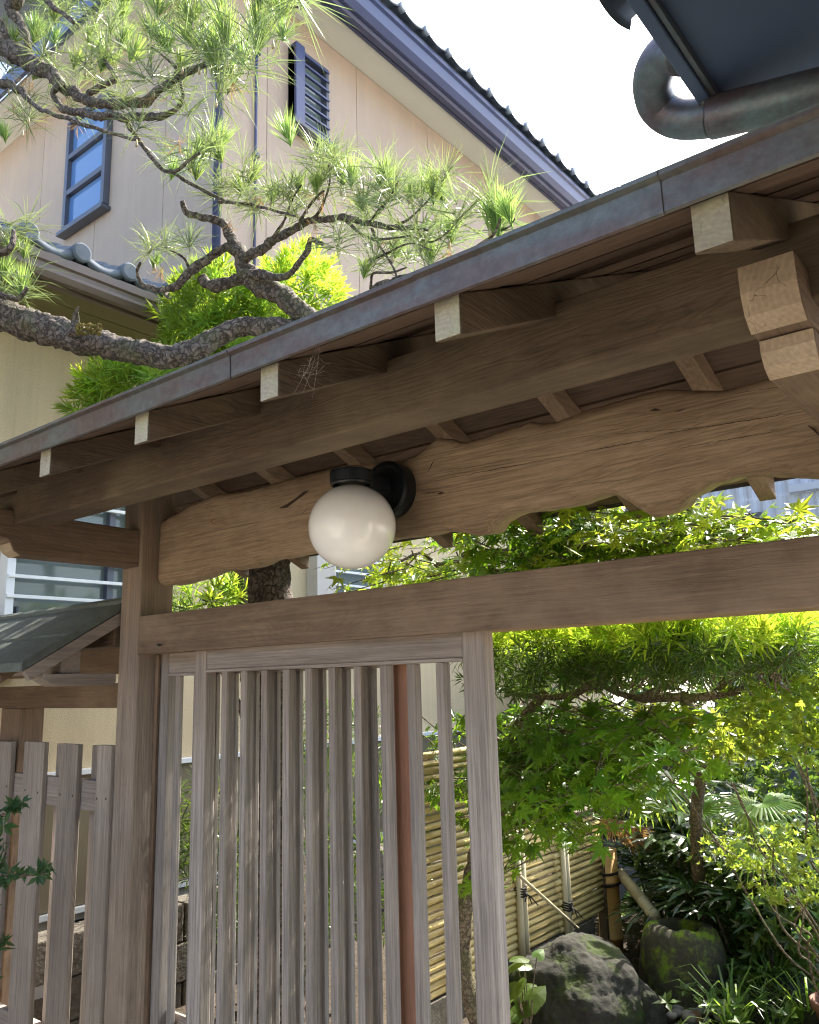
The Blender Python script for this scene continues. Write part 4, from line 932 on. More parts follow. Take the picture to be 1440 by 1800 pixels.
cE = at(420, 660, Y=2.75); cloud(it, cE, (.5, .3, .2), 90, .95)
place('leaf_tuft', it, pod, 290)
def seg_(a, b, r0, r1, wob=.04, n=5):
    return [(a.lerp(b, i / n) + (rvec() * wob if 0 < i < n else Vector()), r0 + (r1 - r0) * i / n) for i in range(n + 1)]
base = Vector((-3.42, 2.95, .02))
plant_tube('trunk', seg_(base, cE + Vector((.0, .05, -.1)), .055, .03, .03), BARK2, pod)
for c in (cA, cB, cC): plant_tube('branch', seg_(cE + Vector((.0, .05, -.15)), c, .025, .008, .02), BARK2, pod)
plant_tube('branch', seg_(base.lerp(cE, .42), cD - Vector((0, 0, .06)), .02, .008, .02), BARK2, pod)
# small shrub behind the lattice doors
shr = thing('green_shrub', 'leafy dark shrub behind the lattice doors, seen in strips', 'shrub', (-3.15, 3.0, .1))
it = []
for c, r, n in ((at(470, 1560, Y=2.9), (.5, .3, .30), 90), (at(640, 1480, Y=3.1), (.4, .3, .5), 90), (at(330, 1440, Y=2.75), (.16, .14, .28), 30), (at(560, 1300, Y=3.2), (.3, .25, .2), 40)):
    cloud(it, c, r, n, 1.1, PTD, PTD)
place('leaf_tuft', it, shr, 250)
for k in range(7): plant_tube('stem', seg_(Vector((-3.15 + random.uniform(-.3, .3), 3.0 + random.uniform(-.2, .2), .03)), at(random.uniform(340, 640), random.uniform(1250, 1480), Y=3.0), .014, .005, .05), BARK2, shr, 6)
# clipped podocarpus in the garden
top = thing('clipped_podocarpus', 'cloud pruned podocarpus with sunlit yellow green top in the garden below the lintel', 'tree', (-1.6, 4.5, .1))
it = []
c1 = at(1240, 1150, Y=3.05); c2 = at(960, 1150, Y=3.1); c3 = at(1120, 1120, Y=3.3)
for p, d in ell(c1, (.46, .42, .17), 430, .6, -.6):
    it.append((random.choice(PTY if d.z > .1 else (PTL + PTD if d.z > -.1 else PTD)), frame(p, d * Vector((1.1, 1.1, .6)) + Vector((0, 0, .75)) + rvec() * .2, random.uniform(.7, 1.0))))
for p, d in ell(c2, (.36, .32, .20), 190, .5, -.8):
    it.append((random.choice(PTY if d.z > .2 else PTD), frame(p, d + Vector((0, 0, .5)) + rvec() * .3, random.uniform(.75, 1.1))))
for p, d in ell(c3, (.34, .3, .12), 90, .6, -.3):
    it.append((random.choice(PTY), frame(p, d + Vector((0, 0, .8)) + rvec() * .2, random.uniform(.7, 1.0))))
place('leaf_tuft', it, top, 290)
tk = [at(1232, 1600, Y=4.5), at(1224, 1440, Y=4.3), at(1236, 1330, Y=4.0), at(1220, 1260, Y=3.6), at(1200, 1225, Y=3.3)]
plant_tube('trunk', [(Vector((tk[0].x, 4.5, .02)), .045)] + [(p, .034 - .003 * i) for i, p in enumerate(tk)], BARK2, top, 10)
for pts in ([(1200, 1225), (1130, 1228), (1080, 1215), (1040, 1195), (985, 1180), (930, 1190)], [(1200, 1228), (1260, 1222), (1320, 1208), (1370, 1190)], [(1130, 1226), (1180, 1200), (1240, 1180)], [(1260, 1220), (1290, 1190), (1330, 1165)], [(1040, 1195), (1010, 1220), (940, 1225), (890, 1215)], [(1080, 1214), (1090, 1180), (1120, 1150)]):
    n = len(pts); plant_tube('branch', [(at(a, c, Y=3.1 + .02 * i), .017 - .0022 * i) for i, (a, c) in enumerate(pts)], BARK2, top, 8)
bm = bmesh.new()
for k in range(120):
    p = at(random.uniform(1010, 1400), random.uniform(1175, 1225), Y=3.05 + random.uniform(-.2, .3)); q = p + Vector((random.uniform(-.12, .12), random.uniform(-.1, .1), random.uniform(.02, .12))); add_tube(bm, [(p, .004), (p.lerp(q, .5) + rvec() * .015, .003), (q, .002)], 5)
o = obj('twig', bm_mesh('twig', bm), BARK2, top, -top.location); o['kind'] = 'stuff'

# ================================================================ MAPLES
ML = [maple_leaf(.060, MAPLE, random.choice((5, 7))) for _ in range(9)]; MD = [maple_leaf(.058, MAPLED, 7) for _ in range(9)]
def sprays(items, box_px, yr, n, leaves, tree, sag=.35, per=9, twigs=None):
    """flat layered sprays of leaves"""
    for k in range(n):
        a, c = random.uniform(box_px[0], box_px[2]), random.uniform(box_px[1], box_px[3]); y = random.uniform(*yr)
        p = at(a, c, Y=y); ang = random.uniform(0, 6.283); d = Vector((math.cos(ang), math.sin(ang) - .3, -sag * random.random())).normalized()
        for j in range(per):
            t = j / per; q = p + d * (.28 * t) + Vector((random.uniform(-.07, .07), random.uniform(-.07, .07), random.uniform(-.03, .02)))
            nrm = Vector((random.uniform(-.7, .7), random.uniform(-1.3, .1), .85))
            items.append((random.choice(leaves), frame(q, nrm, random.choice((.55, .8, .95, 1.05, 1.2)) * random.uniform(.9, 1.1))))
        if twigs is not None: add_tube(twigs, [(p - d * .1 + Vector((0, 0, .01)), .0035), (p + d * .1, .0025), (p + d * .28 - Vector((0, 0, .02)), .001)], 5)
mp = thing('green_maple', 'sunlit green maple spreading behind the gap above the lintel', 'tree', (-2.12, 3.12, .1))
it = []; tw = bmesh.new()
sprays(it, (640, 930, 830, 1030), (2.65, 2.95), 26, ML, mp, .3, 10, tw)
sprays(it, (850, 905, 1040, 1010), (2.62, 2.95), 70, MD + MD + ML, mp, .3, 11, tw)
sprays(it, (1000, 895, 1260, 1000), (2.6, 2.9), 66, ML, mp, .3, 11, tw)
sprays(it, (860, 870, 1180, 940), (2.7, 3.0), 50, ML + MD, mp, .3, 10, tw)
sprays(it, (1180, 905, 1460, 960), (2.6, 2.85), 40, ML, mp, .25, 9, tw)
sprays(it, (690, 1010, 840, 1120), (3.4, 4.0), 16, MD + ML, mp, .3, 9, tw)
place('leaf', it, mp, 290)
plant_tube('trunk', [(Vector((-2.12, 3.12, .02)), .05), (Vector((-2.1, 3.12, .9)), .045), (Vector((-2.13, 3.15, 1.7)), .036), (Vector((-2.1, 3.1, 2.3)), .026)], BARK2, mp, 10)
for a, c, y in ((700, 990, 2.8), (820, 950, 2.8), (960, 930, 2.8), (1120, 940, 2.75), (1300, 940, 2.72)):
    plant_tube('branch', seg_(Vector((-2.1, 3.1, 2.2)), at(a, c, Y=y), .018, .005, .05), BARK2, mp, 7)
o = obj('twig', bm_mesh('twig', tw), BARK2, mp, -mp.location); o['kind'] = 'stuff'
mq = thing('shaded_maple', 'deep green maple with drooping leaves in front of the bamboo fence', 'tree', (-1.98, 3.05, .1))
it = []; tw = bmesh.new()
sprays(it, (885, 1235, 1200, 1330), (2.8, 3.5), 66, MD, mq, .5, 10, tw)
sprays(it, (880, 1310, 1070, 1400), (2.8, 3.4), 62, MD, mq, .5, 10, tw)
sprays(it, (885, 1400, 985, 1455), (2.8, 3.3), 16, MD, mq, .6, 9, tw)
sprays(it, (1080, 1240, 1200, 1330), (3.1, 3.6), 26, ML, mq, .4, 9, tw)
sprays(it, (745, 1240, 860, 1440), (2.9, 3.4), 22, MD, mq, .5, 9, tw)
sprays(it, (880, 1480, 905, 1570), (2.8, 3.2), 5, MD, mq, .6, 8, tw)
place('leaf', it, mq, 290)
tk = [Vector((-2.02, 3.05, .02)), at(815, 1700, Y=3.05), at(838, 1500, Y=3.05), at(895, 1390, Y=3.1), at(905, 1290, Y=3.15), at(960, 1215, Y=3.2)]
plant_tube('trunk', [(p, .04 - .004 * i) for i, p in enumerate(tk)], BARK2, mq, 10)
for a, c in ((1000, 1290), (1100, 1270), (780, 1280), (960, 1370), (1180, 1290), (930, 1450)): plant_tube('branch', seg_(tk[4], at(a, c, Y=3.15), .012, .004, .04), BARK2, mq, 6)
o = obj('twig', bm_mesh('twig', tw), BARK2, mq, -mq.location); o['kind'] = 'stuff'

# ================================================================ BAMBOO FENCE
bf = thing('bamboo_fence', 'low fence of stacked yellow bamboo canes with split battens in the garden', 'fence', (-2.35, 4.45, .1))
XB = -2.35
def bamboo(bm, p0, p1, r, nodes=.3):
    n = max(2, int((p1 - p0).length / nodes)); off = random.random() * .8; pts = [(p0, r)]
    d = (p1 - p0)
    for k in range(n):
        t = (k + off) / n
        if .01 < t < .99:
            for dt, rr in ((-.006, r), (-.002, r * 1.09), (.002, r * 1.09), (.006, r)): pts.append((p0 + d * (t + dt / d.length), rr))
    pts.append((p1, r)); add_tube(bm, pts, 8)
for ya, yb, ztop in ((2.85, 4.10, 1.32), (4.08, 4.60, .87)):
    zb = .345; k = 0
    while zb < ztop:
        bm = bmesh.new(); off = .004 if ya > 3 else 0
        bamboo(bm, Vector((off, ya + random.uniform(-.02, .02), random.uniform(-.003, .003))), Vector((off + random.uniform(-.004, .004), yb, random.uniform(-.003, .003))), random.uniform(.0145, .0165), .35)
        o = obj('cane', bm_mesh('cane', bm, True), BAMBOO, bf, (0, -4.45, zb - .1)); zb += .0335; k += 1
box('top_cap', XB - .015, XB + .035, 4.08, 4.6, .885, .905, WD['darkY'], bf, .004).location -= bf.location
box('base_board', XB - .02, XB + .02, 2.85, 4.46, .20, .325, STONE, bf, .004).location -= bf.location
for px, w in ((920, .05), (1000, .045)):
    for (yq) in (at(px, 1620, X=XB + .03).y,):
        bm = bmesh.new()
        for s in (-.25, .25): add_tube(bm, [(Vector((0, w * s * 1.6, 0)), w * .36), (Vector((0, w * s * 1.6, .80)), w * .36)], 8)
        o = obj('batten', bm_mesh('batten', bm, True), BAMB2, bf, Vector((XB + .027, yq, .10)) - bf.location)
        for zq in ((.60,) if px < 950 else (.44,)):
            bm = bmesh.new()
            for j in range(4):
                zz = .012 * j; add_tube(bm, [(Vector((.03 * math.cos(t), .034 * math.sin(t), zz + .004 * math.sin(3 * t))), .0045) for t in np.linspace(0, 6.28, 13)], 5)
            for j in range(3): add_tube(bm, [(Vector((.03, 0, .015)), .004), (Vector((.05, .02 * (j - 1), .01 - .01 * j)), .004), (Vector((.055, .06 * (j - 1) + .01, -.015 - .02 * j)), .003)], 5)
            obj('knot', bm_mesh('knot', bm, True), CORD, bf, Vector((XB + .022, yq, zq)) - bf.location)
bm = bmesh.new(); bamboo(bm, at(914, 1540, X=XB + .075), at(1016, 1632, X=XB + .09), .008, .14); obj('thin_cane', bm_mesh('thin_cane', bm, True), BAMB2, bf, -bf.location)
bm = bmesh.new(); bamboo(bm, Vector((0, 0, 0)), Vector((0, 0, .60)), .068, .25); obj('bamboo_post', bm_mesh('bamboo_post', bm, True), BAMB3, bf, Vector((XB, 4.69, .05)) - bf.location)
box('corner_post', XB - .03, XB + .02, 4.61, 4.64, .05, .95, WD['darkZ'], bf, .004).location -= bf.location
for zz in (.47, .53):
    bm = bmesh.new(); add_tube(bm, [(Vector((.077 * math.cos(t), .077 * math.sin(t), .01 * math.sin(t))), .008) for t in np.linspace(0, 6.28, 20)], 6); obj('cord_lashing', bm_mesh('cord_lashing', bm, True), CORD, bf, Vector((XB, 4.69, zz)) - bf.location)
bm = bmesh.new(); bamboo(bm, Vector((XB + .07, 4.72, .52)), at(1152, 1612, X=-1.9), .03, .4); obj('brace_pole', bm_mesh('brace_pole', bm, True), BAMB2, bf, -bf.location)

# ================================================================ ROCKS
def rock(name, label, c, r, mat, seed, amp=.22, flat=0, group=None):
    t = None; bm = bmesh.new(); bmesh.ops.create_icosphere(bm, subdivisions=6, radius=1)
    for v in bm.verts:
        d = v.co.normalized(); q = 1 + amp * noise.noise(d * 1.2 + Vector((seed, 0, 0))) + amp * .5 * noise.noise(d * 2.7 + Vector((0, seed, 0))) + .035 * abs(noise.noise(d * 7 + Vector((0, seed, 0)))) + .02 * noise.noise(d * 19) + .008 * noise.noise(d * 45)
        v.co = Vector((d.x * r[0] * q, d.y * r[1] * q, d.z * r[2] * q))
    o = obj(name, bm_mesh(name, bm, True), mat, None, c); return tag(o, label, 'rock', group)
rock('boulder', 'largest dark rounded boulder in front of the bamboo fence', (-2.06, 3.72, .12), (.345, .32, .315), ROCK, 3.3, .16)
rock('boulder', 'small pointed rock between the large boulder and the stone basin', (-1.80, 3.80, .08), (.13, .13, .22), ROCK, 9.1, .2)
rock('boulder', 'low flat rock half hidden by leaves right of the stone basin', (-1.25, 4.15, .12), (.26, .2, .17), ROCK, 5.7, .2)
rock('boulder', 'sunlit stone at the bottom edge below the small pointed rock', (-1.83, 3.40, .05), (.17, .12, .10), plain('pale stone', (.3, .28, .23), .9, .3, 12, .5, 60), 7.2, .15)
# water basin: rock body with a hollow
bm = bmesh.new(); prof = []
seg = 72; rings = []
for r_, z_ in [(.25, -.1), (.268, .05), (.262, .2), (.245, .33), (.222, .40), (.185, .43), (.145, .438), (.128, .432), (.118, .41), (.112, .34), (.105, .28), (.02, .27)]:
    ring = []
    for k in range(seg):
        a = 2 * math.pi * k / seg; q = 1 + .10 * noise.noise(Vector((math.cos(a) * .9, math.sin(a) * .9, z_ * 1.5 + 4))) + .04 * noise.noise(Vector((math.cos(a) * 3, math.sin(a) * 3, z_ * 9))) + .025 * noise.noise(Vector((math.cos(a) * 8, math.sin(a) * 8, z_ * 24)))
        ring.append(bm.verts.new((r_ * q * math.cos(a), r_ * q * math.sin(a) * .92, z_ + .012 * noise.noise(Vector((math.cos(a) * 2, math.sin(a) * 2, z_))))))
    rings.append(ring)
for a, c in zip(rings, rings[1:]):
    for k in range(seg): bm.faces.new((a[k], a[(k + 1) % seg], c[(k + 1) % seg], c[k]))
bm.faces.new(rings[-1]); bm.faces.new(rings[0][::-1]); bmesh.ops.recalc_face_normals(bm, faces=bm.faces)
bas = obj('water_basin', bm_mesh('water_basin', bm, True), MOSSROCK, None, (-1.72, 4.16, .07)); bas.scale = (.80, .80, .88); tag(bas, 'mossy stone water basin with a round hollow in its top', 'water basin')
m, nt, b = newmat('basin water'); b.inputs['Base Color'].default_value = (.01, .012, .01, 1); b.inputs['Roughness'].default_value = .05
bm = bmesh.new(); add_lathe(bm, [(.112, .30), (.112, .325), (.001, .325)], 32); obj('water', bm_mesh('water', bm), m, bas)
pm = plain('grey pebble', (.26, .24, .22), .8, .4, 12, .3, 60)
for k in range(26):
    bm = bmesh.new(); bmesh.ops.create_icosphere(bm, subdivisions=2, radius=1); s = random.uniform(.02, .045)
    for v in bm.verts: v.co = Vector((v.co.x * s, v.co.y * s * random.uniform(.9, 1.0), v.co.z * s * .6)) * (1 + .15 * noise.noise(v.co * 2 + Vector((k, 0, 0))))
    p = at(random.uniform(1180, 1290), random.uniform(1745, 1800), Z=.14)
    o = obj('pebble', bm_mesh('pebble', bm, True), pm, None, p + Vector((0, 0, .0))); tag(o, 'grey pebble on the soil at the foot of the mossy basin', 'pebble', 'pebbles below the stone basin')

# ================================================================ BACK OF THE GARDEN
bw = thing('block_wall', 'dark low garden wall with a pale coping and grey slats above', 'wall', (-2.95, 6.5, 0))
def bwp(o): o.location -= bw.location; return o
XG = -2.75
for i in range(9):
    y0 = 4.95 + i * .8
    bwp(box('wall_panel', XG - .12, XG, y0 + .003, y0 + .797, .0, .72, DFENCE, bw, .004))
    bwp(box('coping', XG - .15, XG + .03, y0 + .002, y0 + .798, .721, .78, CONC, bw, .006))
    for j in range(10): bwp(box('slat', XG - .07, XG - .05, y0 + .08 * j + .008, y0 + .08 * j + .07, 0.781, 1.3, DFENCE, bw, .003))
cb = thing('metal_clad_building', 'blue grey corrugated metal building beyond the maple', 'building', (-.5, 11, 0))
def cbp(o): o.location -= cb.location; return o
bm = bmesh.new(); xs_ = np.arange(-3.75, 6.0, .04); A = []; B = []
for i, x in enumerate(xs_):
    yy = 11 + (.022 if (i // 2) % 2 else 0); A.append(bm.verts.new((x, yy, 0))); B.append(bm.verts.new((x, yy, 3.82)))
for i in range(len(xs_) - 1): bm.faces.new((A[i], A[i + 1], B[i + 1], B[i]))
obj('siding', bm_mesh('siding', bm), CORR, cb, -cb.location)
cbp(box('trim', -2.6, 6, 10.9, 10.995, 3.82, 3.92, CORR, cb, .01)); cbp(box('roof_edge', -3.8, 6, 10.95, 11.3, 4.3, 4.42, CORR, cb, .01))
bm = bmesh.new(); A = []; B = []
for i, x in enumerate(xs_):
    yy = 11.02 + (.022 if (i // 2) % 2 else 0); A.append(bm.verts.new((x, yy, 3.82))); B.append(bm.verts.new((x, yy, 4.3)))
for i in range(len(xs_) - 1): bm.faces.new((A[i], A[i + 1], B[i + 1], B[i]))
obj('siding', bm_mesh('siding', bm), CORR, cb, -cb.location)
cbp(box('corner_trim', -3.81, -3.73, 10.96, 11.08, 0, 4.3, DFENCE, cb, .01)); cbp(box('side_wall', -3.79, -3.75, 11.08, 15, 0, 4.3, CORR, cb, .01))
win = bpy.data.objects.new('window', None); link(win, cb)
cbp(box('pane', -3.6, -3.0, 10.96, 10.98, 2.9, 3.6, GLASS, win, 0)); cbp(box('frame', -3.64, -2.96, 10.94, 10.959, 2.86, 2.9, DALU, win, .002)); cbp(box('frame', -3.64, -2.96, 10.94, 10.959, 3.6, 3.64, DALU, win, .002))
# far hedge behind the garden: reads as one mass
it = []
HB = [whorl(9, .075, PODOD, .3) for _ in range(3)]
for k in range(4200):
    x = random.uniform(-4.2, 1.6); y = random.uniform(6.6, 7.8); z = random.uniform(.1, 2.5 + .3 * noise.noise(Vector((x, y, 0))))
    it.append((random.choice(HB), frame(Vector((x, y, z)), rvec() + Vector((0, -.3, .6)), random.uniform(.9, 1.6))))
o = joined('hedge', it, None); tag(o, 'dark leafy hedge at the far end of the garden', 'hedge')

# ================================================================ AZALEAS, PALMS, FERNS, HERBS
AW = [whorl(8, .045, AZAL) for _ in range(4)]
def azalea(label, base, blobs, n, s, mat_w):
    t = thing('azalea_bush', label, 'shrub', base); it = []
    for c, r, k in blobs:
        for p, d in ell(c, r, k, .35): it.append((random.choice(mat_w), frame(p, d * .6 + Vector((0, -.15, .8)) + rvec() * .4, s * random.uniform(.7, 1.2))))
    place('leaf_whorl', it, t, 290)
    for c, r, k in blobs:
        for q in range(2):
            plant_tube('stem', seg_(Vector(base) + rvec() * .04, Vector(c) + Vector((random.uniform(-.6, .6) * r[0], random.uniform(-.6, .6) * r[1], -.2 * r[2])), 0.0065, .0025, .05, 6), BARK2, t, 6)
    return t
azalea('yellow green azalea catching the sun at the right edge under the lintel', (-1.0, 4.3, .1), [(at(1390, 1235, Y=3.2), (.27, .25, .16), 190), (at(1300, 1300, Y=3.3), (.22, .2, .08), 80), (at(1190, 1300, Y=3.5), (.3, .2, .13), 130), (at(1450, 1300, Y=3.2), (.2, .2, .1), 60)], 0, 1, AW)
azalea('pale glinting azalea low at the right edge of the garden', (-1.0, 4.2, .1), [(at(1330, 1500, Y=3.6), (.28, .25, .09), 150), (at(1420, 1475, Y=3.5), (.2, .2, .1), 90), (at(1390, 1560, Y=3.4), (.22, .2, .06), 100)], 0, .62, [whorl(8, .04, AZAL, .4) for _ in range(3)])
azalea('bright leafed bush behind the clipped podocarpus near the metal building', (-.9, 4.5, .1), [(at(1340, 1090, Y=4.2), (.5, .3, .16), 160), (at(1440, 1120, Y=4.0), (.3, .3, .25), 100)], 0, 1.2, AW)
FN = [fan_leaf(7, .26, .034, 190, RHAP, .16, .5) for _ in range(4)]
def rhapis(label, base, n, hgt, rad, s=1):
    t = thing('lady_palm', label, 'palm', base, 'lady palms in the shade of the garden'); it = []
    for k in range(n):
        a = random.uniform(0, 6.283); q = rad * math.sqrt(random.random()); x, y = q * math.cos(a), q * math.sin(a); h = random.uniform(.25, 1) * hgt
        plant_tube('cane', [(Vector(base) + Vector((x * .6, y * .6, -.05)), .008), (Vector(base) + Vector((x * .8, y * .8, h * .5)), .007), (Vector(base) + Vector((x, y, h)), .006)], BARK2, t, 6, .1)
        for j in range(4):
            b = a + random.uniform(-2.2, 2.2); it.append((random.choice(FN), aim(Vector(base) + Vector((x + .1 * math.cos(b), y + .1 * math.sin(b), h * random.uniform(.75, 1.0) + .08)), (math.cos(b), math.sin(b), random.uniform(-.2, .5)), (-.5 * math.cos(b), -.5 * math.sin(b), 1), s * random.uniform(.75, 1.1))))
    place('fan_leaf', it, t, 290)
rhapis('dark lady palm clump beside the thick bamboo post', (-2.12, 5.25, .1), 26, .95, .34)
rhapis('dark lady palm clump behind the mossy basin', (-1.68, 4.75, .1), 24, 1.0, .32)
rhapis('lady palm clump right of the mossy basin under the azalea', (-1.40, 4.5, .1), 14, .6, .28, .9)
FL = [fan_leaf(22, .42, .032, 210, FANP, .35, .9, .08) for _ in range(3)]; DL = fan_leaf(20, .26, .022, 170, DEAD, .05, 1.1)
fp = thing('fan_palm', 'fan palm with one bright sunlit leaf drooping at the right', 'palm', (-1.36, 4.5, .1))
it = []
for px, py, y, f, n, s in [(1340, 1412, 4.0, (.75, -.2, -.15), (.3, -.35, .9), .62), (1322, 1425, 4.05, (-.9, -.3, .1), (-.3, -.5, .8), .5), (1345, 1450, 4.05, (.5, -.5, -.5), (.4, -.4, .8), .5), (1330, 1500, 4.1, (-.3, -.6, -.2), (0, -.6, .8), .5)]:
    it.append((random.choice(FL), aim(at(px, py, Y=y), f, n, s * .8)))
place('fan_leaf', it, fp)
plant_tube('trunk', [(Vector((-1.36, 4.5, .0)), .03), (at(1318, 1560, Y=4.3), .025), (at(1332, 1425, Y=4.05), .012)], BARK2, fp, 9, .4)
fq = thing('fan_palm', 'shaded fan palm with wide leaves and dead orange fans above the bamboo post', 'palm', (-2.02, 4.9, .1))
it = []
for px, py, y, f, n, s in [(1160, 1372, 4.55, (.5, -.5, -.5), (.2, -.8, .6), .62), (1150, 1375, 4.6, (-.3, -.5, -.7), (-.1, -.9, .3), .6), (1110, 1395, 4.6, (-.7, -.5, -.3), (-.4, -.6, .6), .5), (1235, 1430, 4.7, (.8, -.5, .1), (.1, -.8, .7), .5)]:
    it.append((random.choice(FL), aim(at(px, py, Y=y), f, n, s)))
for px, py, f in ((1082, 1440, (-.1, -.25, -1)), (1112, 1455, (.25, -.25, -1))): it.append((DL, aim(at(px, py, Y=4.45), f, (0, -1, -.1), .5)))
place('fan_leaf', it, fq)
plant_tube('trunk', [(Vector((-2.02, 4.9, .0)), .05), (Vector((-2.0, 4.9, .8)), .045), (at(1165, 1400, Y=4.7), .03)], BARK2, fq, 9, .4)
und = thing('dark_shrub', 'dense dark green shrub filling the shade between basin and azalea', 'shrub', (-1.35, 4.75, .1))
it = []; DW = [whorl(9, .06, PODOD, .3) for _ in range(3)] + [whorl(8, .05, HERB, .4)]
for c, r, k in ((at(1200, 1480, Y=4.9), (.38, .2, .30), 190), (at(1290, 1560, Y=4.6), (.28, .2, .3), 150), (at(1380, 1610, Y=4.3), (.3, .2, .25), 150), (at(1420, 1420, Y=4.8), (.35, .2, .4), 180)):
    for p, d in ell(c, r, k, .3): it.append((random.choice(DW), frame(p, d + Vector((0, -.5, .6)) + rvec() * .4, random.uniform(.8, 1.4))))
place('leaf_whorl', it, und, 290)
for k in range(9): plant_tube('stem', seg_(Vector((-1.35 + random.uniform(-.4, .4), 4.75 + random.uniform(-.1, .1), .03)), at(random.uniform(1160, 1420), random.uniform(1430, 1600), Y=4.7), .01, .004, .05), BARK2, und, 6)
FR = [fern_frond(.34, HERB) for _ in range(3)]
for k, (px, py, lab) in enumerate(((1275, 1640, 'green fern with arching fronds right of the mossy basin'), (1330, 1600, 'green fern under the pale azalea'), (1300, 1690, 'green fern at the foot of the low flat rock'), (1400, 1640, 'green fern at the right edge below the azalea'), (1098, 1570, 'dark fern at the foot of the thick bamboo post'))):
    p = at(px, py + 40, Z=.14); t = thing('fern', lab, 'fern', p, 'ferns in the garden')
    place('frond', [(random.choice(FR), Matrix.Translation(p) @ Matrix.Rotation(j * .75 + random.uniform(-.2, .2), 4, 'Z') @ Matrix.Rotation(random.uniform(.1, .6), 4, 'X') @ Matrix.Scale(random.uniform(.8, 1.2), 4)) for j in range(9)], t)
BC = [blades(26, .34, .010, HERB) for _ in range(4)]
it = []
for k in range(26):
    p = at(random.uniform(1270, 1460), random.uniform(1660, 1830), Z=.14); it.append((random.choice(BC), frame(p, Vector((0, 0, 1)), random.uniform(.6, 1.1))))
o = joined('grass', it, None); o['label'] = 'long narrow green grass blades on the soil at the lower right'; o['category'] = 'grass'
HL = [heart_leaf(.085, HERB) for _ in range(3)]
for px, py, n, h, lab in ((1330, 1735, 9, .22, 'broad leaved herb in front of the low flat rock'), (1390, 1600, 7, .5, 'lit broad leaved herb on thin stems at the right edge'), (925, 1690, 8, .32, 'broad leaved herb at the left foot of the big boulder'), (905, 1790, 8, .15, 'low broad leaved herb by the door stile bottom')):
    p = at(px, py + 60, Z=.12) if px > 1000 else at(px, py + 60, Y=3.35); p.z = .12; t = thing('leafy_herb', lab, 'plant', p); its = []
    for j in range(n):
        a = random.uniform(0, 6.283); q = p + Vector((math.cos(a) * .13 * random.random(), math.sin(a) * .13 * random.random(), h * random.uniform(.5, 1.1)))
        plant_tube('stem', [(p, .003), (p.lerp(q, .6) + rvec() * .01, .0025), (q, .002)], BARK2, t, 5, 0); its.append((random.choice(HL), frame(q, Vector((random.uniform(-.5, .5), random.uniform(-.8, .1), 1)), random.uniform(.6, 1.2))))
    place('leaf', its, t)
# fallen leaves and ground cover
it = []; DLV = [heart_leaf(.05, LITTER) for _ in range(3)]
for k in range(1500):
    x, y = random.uniform(-2.3, .3), random.uniform(2.6, 6.5); it.append((random.choice(DLV), frame(Vector((x, y, .135 + .05 * noise.noise(Vector((x * 1.3, y * 1.3, 2))) + random.uniform(0, .015))), Vector((random.uniform(-.5, .5), random.uniform(-.5, .5), 1)), random.uniform(.5, 1.2))))
o = joined('leaf_litter', it, None); o['label'] = 'brown fallen leaves over the garden soil'; o['category'] = 'leaf litter'
it = []; GC = [whorl(7, .05, HERB, .45, 0, 40) for _ in range(3)]
for k in range(900):
    x, y = random.uniform(-1.6, .2), random.uniform(3.0, 6.3)
    it.append((random.choice(GC), frame(Vector((x, y, .15 + random.uniform(0, .14))), Vector((random.uniform(-.4, .4), random.uniform(-.6, .2), 1)), random.uniform(.7, 1.5))))
o = joined('ground_cover', it, None); o['label'] = 'low green leaves covering the soil at the right'; o['category'] = 'ground cover'
# flower pot rim at the lower right
bm = bmesh.new(); add_lathe(bm, [(.075, 0), (.105, .17), (.118, .172), (.12, .205), (.108, .207), (.10, .17), (.09, .165), (.001, .16)], 32)
pot = obj('flower_pot', bm_mesh('flower_pot', bm, True), plain('terracotta', (.2, .09, .055), .75, .25, 10, .2, 80), None, at(1492, 1858, Z=.12)); tag(pot, 'brown terracotta flower pot cut by the lower right corner', 'flower pot')
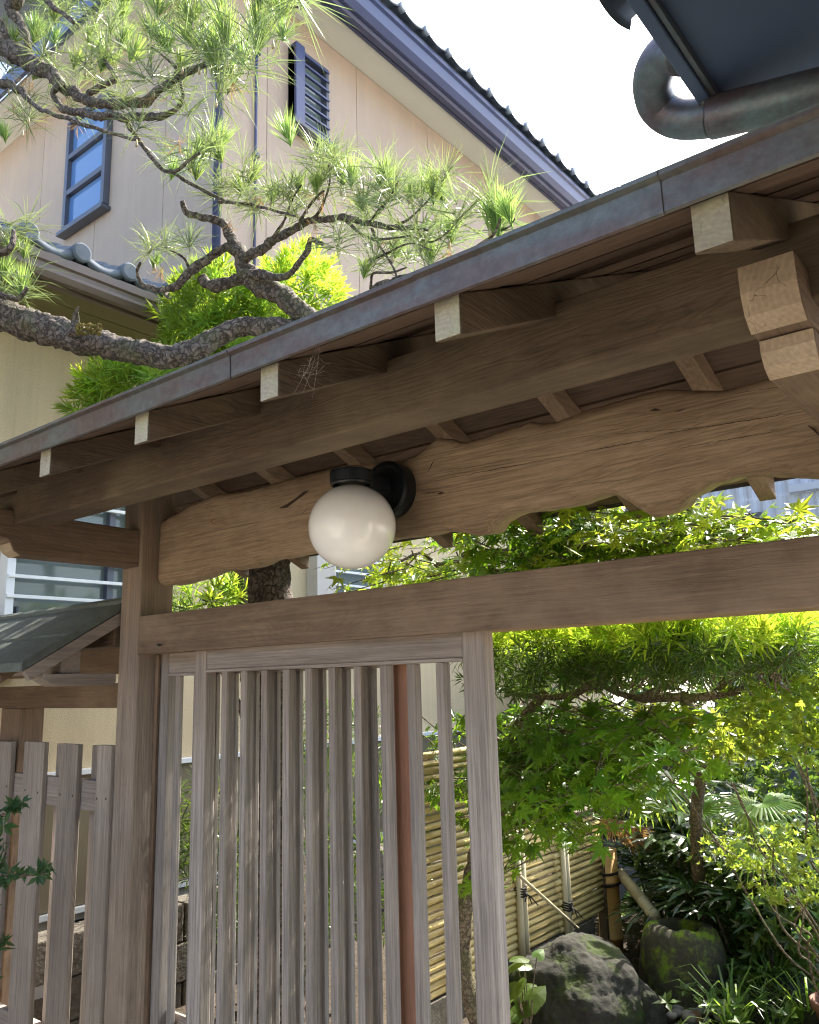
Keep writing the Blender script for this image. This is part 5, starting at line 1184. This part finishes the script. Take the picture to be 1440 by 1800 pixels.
# block edging seen between pickets
wl = thing('retaining_wall', 'dark rough block wall behind the picket fence with a weathered top', 'wall', (-3.8, 2.5, 0))
for i in range(7):
    for j in range(3):
        y0 = 1.95 + i * .41 + (.2 if j % 2 else 0)
        o = box('block', -3.9, -3.74 + random.uniform(-.004, .004), y0 + .004, y0 + .402, .02 + j * .185, .02 + j * .185 + .18, STONE, wl, .008); o.location -= wl.location
# shrub in front of the fence, lower left
fs = thing('street_shrub', 'dark green small leaved shrub in front of the fence at the left edge', 'shrub', (-2.75, 1.25, 0))
SWm = leafmat('street shrub leaves', (.045, .10, .04), (.08, .20, .04), .4, .03, .3, .35); SW = [whorl(7, .048, SWm, .36, -20, 50) for _ in range(4)]
it = []
twg = [[(-90, 1500), (-30, 1450), (20, 1425), (40, 1412)], [(-90, 1600), (-20, 1545), (30, 1540), (88, 1535)], [(-90, 1700), (-30, 1590), (10, 1500)], [(-90, 1720), (-20, 1680), (8, 1640)]]
for pts in twg:
    P_ = [at(a, c, Y=1.25 + .01 * i) for i, (a, c) in enumerate(pts)]; plant_tube('twig', [(p, .005 - .001 * i) for i, p in enumerate(P_)], BARK2, fs, 6, .1)
    for a, c in zip(P_, P_[1:]):
        for q in range(5): it.append((random.choice(SW), frame(a.lerp(c, random.random()) + rvec() * .014, rvec() + Vector((.3, -.3, .1)), random.uniform(.6, 1.0))))
for k in range(60): it.append((random.choice(SW), frame(at(random.uniform(-120, 12), random.uniform(1430, 1780), Y=1.25 + random.uniform(-.06, .06)), rvec() + Vector((0, -.4, .4)), random.uniform(.6, 1.1))))
place('leaf_whorl', it, fs)
plant_tube('stem', seg_(Vector((-2.75, 1.25, .0)), at(-90, 1600, Y=1.25), .014, .006, .03), BARK2, fs, 6)

# stand each large thing's empty at its own base
for t, base in ((house, (XW, YC, 0)), (gate, (-1.465, D + .07, 0)), (fence, (-3.9, 1.75, 0)), (ev, (.3, 0, 0)), (pp, (-.35, 1.3, 2.5))):
    t.location = base
    for ch in t.children: ch.location -= Vector(base)
